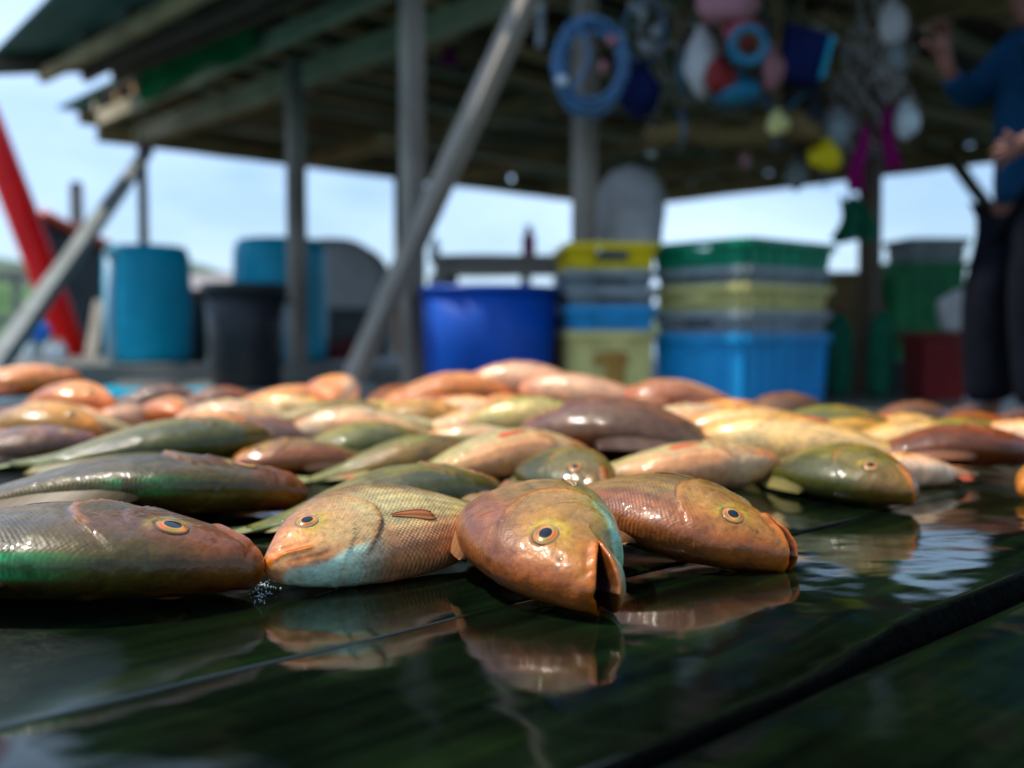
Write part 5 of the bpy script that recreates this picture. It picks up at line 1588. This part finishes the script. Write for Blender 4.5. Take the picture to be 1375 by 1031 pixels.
bag(1104, 214, 4.9, 44, 38, M['yellow'], 'yellow bag hanging left of the dark right post', seed=15)
bag(1116, 178, 4.95, 44, 46, M['grey_crate'], 'grey blue bag just above the yellow one', seed=16)
bag(1211, 166, 4.9, 34, 44, M['glass_white'], 'white round bag right of the magenta cloths', seed=17)
bag(605, 84, 6.6, 22, 24, M['magenta'], 'small magenta bag hanging alone between post and brace', seed=18)
bag(1190, 40, 4.6, 34, 62, M['grey_cloth'], 'ragged grey bag hanging above the white gloves', seed=19)
bag(872, 195, 5.0, 14, 40, M['glass_white'], 'narrow clear packet below the navy bag', seed=20)
bag(1330, 24, 5.0, 70, 20, M['tan'], 'flat tan bundle under the roof beside the raised hand', seed=22)
def cloth(px, py, d, wp, hp, mat, label, seed=0):
    t = hang('cloth', px, py, d, label, 'cloth'); s2 = d / F
    vs, fs = [], []; nx_, nz_2 = 14, 20
    for i in range(nz_2 + 1):
        for j in range(nx_ + 1):
            u, v = j / nx_ - .5, i / nz_2
            wv = wp * s2 * (.45 + .55 * v)
            vs.append((u * wv + .02 * math.sin(v * 5 + seed), .03 * math.sin(u * 14 + seed) * (.4 + v), (.5 - v) * hp * s2 + .01 * math.sin(u * 9)))
    for i in range(nz_2):
        for j in range(nx_):
            a_ = i * (nx_ + 1) + j; fs.append((a_, a_ + 1, a_ + nx_ + 2, a_ + nx_ + 1))
    me = bpy.data.meshes.new('fabric'); me.from_pydata(vs, [], fs); o = link_mesh('fabric', me, mat, t, True)
    o.modifiers.new('thick', 'SOLIDIFY').thickness = .006
    rope_up(t, hp / 2 * s2 - .01, .02 * math.sin(seed), .004)
    return t
cloth(1150, 216, 4.95, 24, 84, M['magenta'], 'magenta cloth hanging against the dark right post, left of the other', 1)
cloth(1190, 190, 4.95, 19, 84, M['magenta'], 'magenta and violet cloth hanging next to the white round bag', 3)
cloth(1200, 78, 4.6, 12, 44, M['grey_crate'], 'thin greyish glove hanging from the ragged bag', 2)
cloth(1142, 296, 5.0, 62, 58, M['sack_net'], 'green and yellow cloth hanging lowest beside the dark right post', 5)

# ------------------------------------------------------------------ the person
def skinned(name, nodes, edges, mat, parent, sub=2, root=0):
    me = bpy.data.meshes.new(name)
    me.from_pydata([n[0] for n in nodes], edges, [])
    o = bpy.data.objects.new(name, me); COL.objects.link(o)
    o.modifiers.new('skin', 'SKIN').use_smooth_shade = True
    sv = me.skin_vertices[0].data
    for i, n in enumerate(nodes):
        r_ = n[1]; sv[i].radius = r_ if isinstance(r_, tuple) else (r_, r_); sv[i].use_root = (i == root)
    s_ = o.modifiers.new('sub', 'SUBSURF'); s_.levels = sub; s_.render_levels = sub
    dg = bpy.context.evaluated_depsgraph_get()
    m2 = bpy.data.meshes.new_from_object(o.evaluated_get(dg))
    bpy.data.objects.remove(o)
    m2.name = name
    m2.materials.clear()
    return link_mesh(name, m2, mat, parent, True)
dp = 3.75
per = empty('person', (xat(1380, dp), dp, FLOOR), 0, 'person in blue long sleeved shirt and dark trousers, barefoot, one hand raised', 'person')
pz = lambda px, py, d=dp: Vector((xat(px, d), d, zat(py, d))) - Vector(per.location)
H0 = pz(1384, 262)
nodes = [(H0, .12), (H0 + Vector((0, 0, .14)), .115), (H0 + Vector((-.01, 0, .34)), .135), (H0 + Vector((0, 0, .50)), .10), (H0 + Vector((-.02, 0, .60)), .055), (H0 + Vector((-.03, 0, .70)), .075), (H0 + Vector((-.035, 0, .80)), .09), (H0 + Vector((-.03, 0, .87)), .06)]
edges = [(i, i + 1) for i in range(7)]
def add(parent, *pts):
    p_ = parent
    for q in pts:
        nodes.append(q); edges.append((p_, len(nodes) - 1)); p_ = len(nodes) - 1
    return p_
# face and ears
add(6, (H0 + Vector((-.125, 0, .77)), .018)); 
# far arm raised
sh = add(3, (pz(1362, 62, dp + .12), .055))
el = add(sh, (pz(1292, 140, dp + .05), .042)); wr = add(el, (pz(1262, 96, dp - .05), .028)); pa = add(wr, (pz(1256, 66, dp - .05), (.04, .022)))
for k, (dx, dz, cl) in enumerate([(-16, -20, 0), (-8, -30, 2), (2, -33, 4), (12, -26, 6)]):
    add(pa, (pz(1256 + dx * .6, 66 + dz * .55, dp - .05), .0095), (pz(1256 + dx - cl * .3, 66 + dz, dp - .08), .0085), (pz(1256 + dx - 7, 66 + dz + 1, dp - .115), .0075))
add(pa, (pz(1240, 72, dp - .08), .011), (pz(1232, 62, dp - .11), .009))
# near arm, hand on the belly
sh2 = add(3, (pz(1388, 66, dp - .17), .055))
el2 = add(sh2, (pz(1418, 160, dp - .26), .042)); wr2 = add(el2, (pz(1368, 196, dp - .24), .030)); pa2 = add(wr2, (pz(1352, 204, dp - .22), (.036, .024)))
for k, (dx, dz) in enumerate([(-18, -10), (-24, 0), (-22, 10), (-14, 19)]):
    add(pa2, (pz(1352 + dx * .6, 204 + dz * .7, dp - .215), .0105), (pz(1352 + dx, 204 + dz, dp - .20), .009), (pz(1352 + dx - 3, 204 + dz + 7, dp - .185), .008))
add(pa2, (pz(1350, 188, dp - .24), .012), (pz(1341, 180, dp - .23), .010))
# legs
def leg(yo, xo, toe):
    hp_ = add(0, (H0 + Vector((xo * .3, yo, -.06)), .085))
    kn = add(hp_, (Vector((H0.x + xo - .02, yo, .46)), .055)); an = add(kn, (Vector((H0.x + xo + .02, yo, .10)), .038))
    he = add(an, (Vector((H0.x + xo + .03, yo, .035)), .034))
    bl = add(he, (Vector((H0.x + xo - .10, yo, .030)), (.036, .026)))
    for k in range(5):
        dy = (k - 2) * .019
        L_ = [.05, .055, .05, .045, .038][k] if yo < 0 else [.038, .045, .05, .055, .05][k]
        add(bl, (Vector((H0.x + xo - .13, yo + dy, .022)), .012), (Vector((H0.x + xo - .135 - L_, yo + dy * 1.15, .014)), .0105))
leg(-.10, -.03, 0); leg(.11, -.11, 0)
skinned('body', nodes, edges, M['skin'], per)
# trousers
n2 = [(H0 + Vector((0, 0, .02)), .145), (H0 + Vector((0, -.09, -.08)), .125), (Vector((H0.x - .045, -.10, .46)), .10), (Vector((H0.x - .01, -.10, .13)), .10), (Vector((H0.x - .0, -.10, .07)), .095),
      (H0 + Vector((-.03, .09, -.08)), .125), (Vector((H0.x - .12, .11, .46)), .10), (Vector((H0.x - .10, .11, .13)), .10), (Vector((H0.x - .09, .11, .07)), .095)]
skinned('trousers', n2, [(0, 1), (1, 2), (2, 3), (3, 4), (0, 5), (5, 6), (6, 7), (7, 8)], M['trouser'], per)
# shirt
n3 = [(H0 + Vector((0, 0, -.07)), .170), (H0 + Vector((0, 0, .2)), .15), (H0 + Vector((-.01, 0, .36)), .165), (H0 + Vector((0, 0, .50)), .12), (H0 + Vector((-.01, 0, .55)), .07),
      (pz(1362, 62, dp + .12), .075), (pz(1292, 140, dp + .05), .062), (pz(1266, 104, dp - .04), .045),
      (pz(1388, 66, dp - .17), .075), (pz(1418, 160, dp - .26), .060), (pz(1376, 192, dp - .245), .046)]
skinned('shirt', n3, [(0, 1), (1, 2), (2, 3), (3, 4), (3, 5), (5, 6), (6, 7), (3, 8), (8, 9), (9, 10)], M['shirt'], per, root=1)
mb = MB(); mb.blob(H0 + Vector((-.015, 0, .845)), (.112, .088, .085), 2, .06, 3); mb.build('hair', M['hair'], per, True)


# tangled nets and ropes among the hanging things
def tangle(px, py, d, wp, hp, mats, label, seed, n=22):
    t = hang('net_tangle', px, py, d, label, 'net'); s2 = d / F; rr = random.Random(seed)
    for q, mt_ in enumerate(mats):
        m2 = MB()
        for k in range(n):
            cx_, cz_ = rr.gauss(0, .22) * wp * s2, rr.gauss(0, .22) * hp * s2
            rx, rz_ = rr.uniform(.12, .34) * wp * s2, rr.uniform(.15, .40) * hp * s2
            tl, p0_ = rr.uniform(-.8, .8), rr.uniform(0, 6)
            pts = []
            for j in range(20):
                a_ = 2 * math.pi * j / 20
                x_, z_ = rx * math.cos(a_), rz_ * math.sin(a_) * (1 + .2 * math.sin(3 * a_ + p0_))
                pts.append((cx_ + x_ * math.cos(tl) - z_ * math.sin(tl), .05 * math.sin(a_ + p0_) + rr.uniform(-.01, .01), cz_ + x_ * math.sin(tl) + z_ * math.cos(tl)))
            m2.tube(pts, rr.uniform(.003, .006), 5, closed=True)
        m2.build('rope' if q else 'netting', mt_, t, True)
    rope_up(t, hp * .3 * s2)
tangle(905, 70, 5.1, 90, 110, [M['wood_dark'], M['grey_cloth'], M['net_green']], 'dark tangle of net and grey rope between the blue hose coil and the right cluster', 1)
tangle(975, 80, 4.75, 120, 120, [M['wood_dark'], M['teal'], M['tan']], 'thick knot of brown and teal rope among the pink bags', 2)
tangle(1090, 160, 5.2, 90, 110, [M['wood_dark'], M['hose'], M['tan']], 'loose rope tangle above the yellow bag', 3)
tangle(1165, 110, 5.0, 70, 160, [M['wood_dark'], M['grey_cloth']], 'long dark net bundle hanging down the right post', 4)
tangle(660, 60, 6.0, 60, 60, [M['wood_dark'], M['tan']], 'small dark rope knot under the roof left of the slanting brace top', 5)
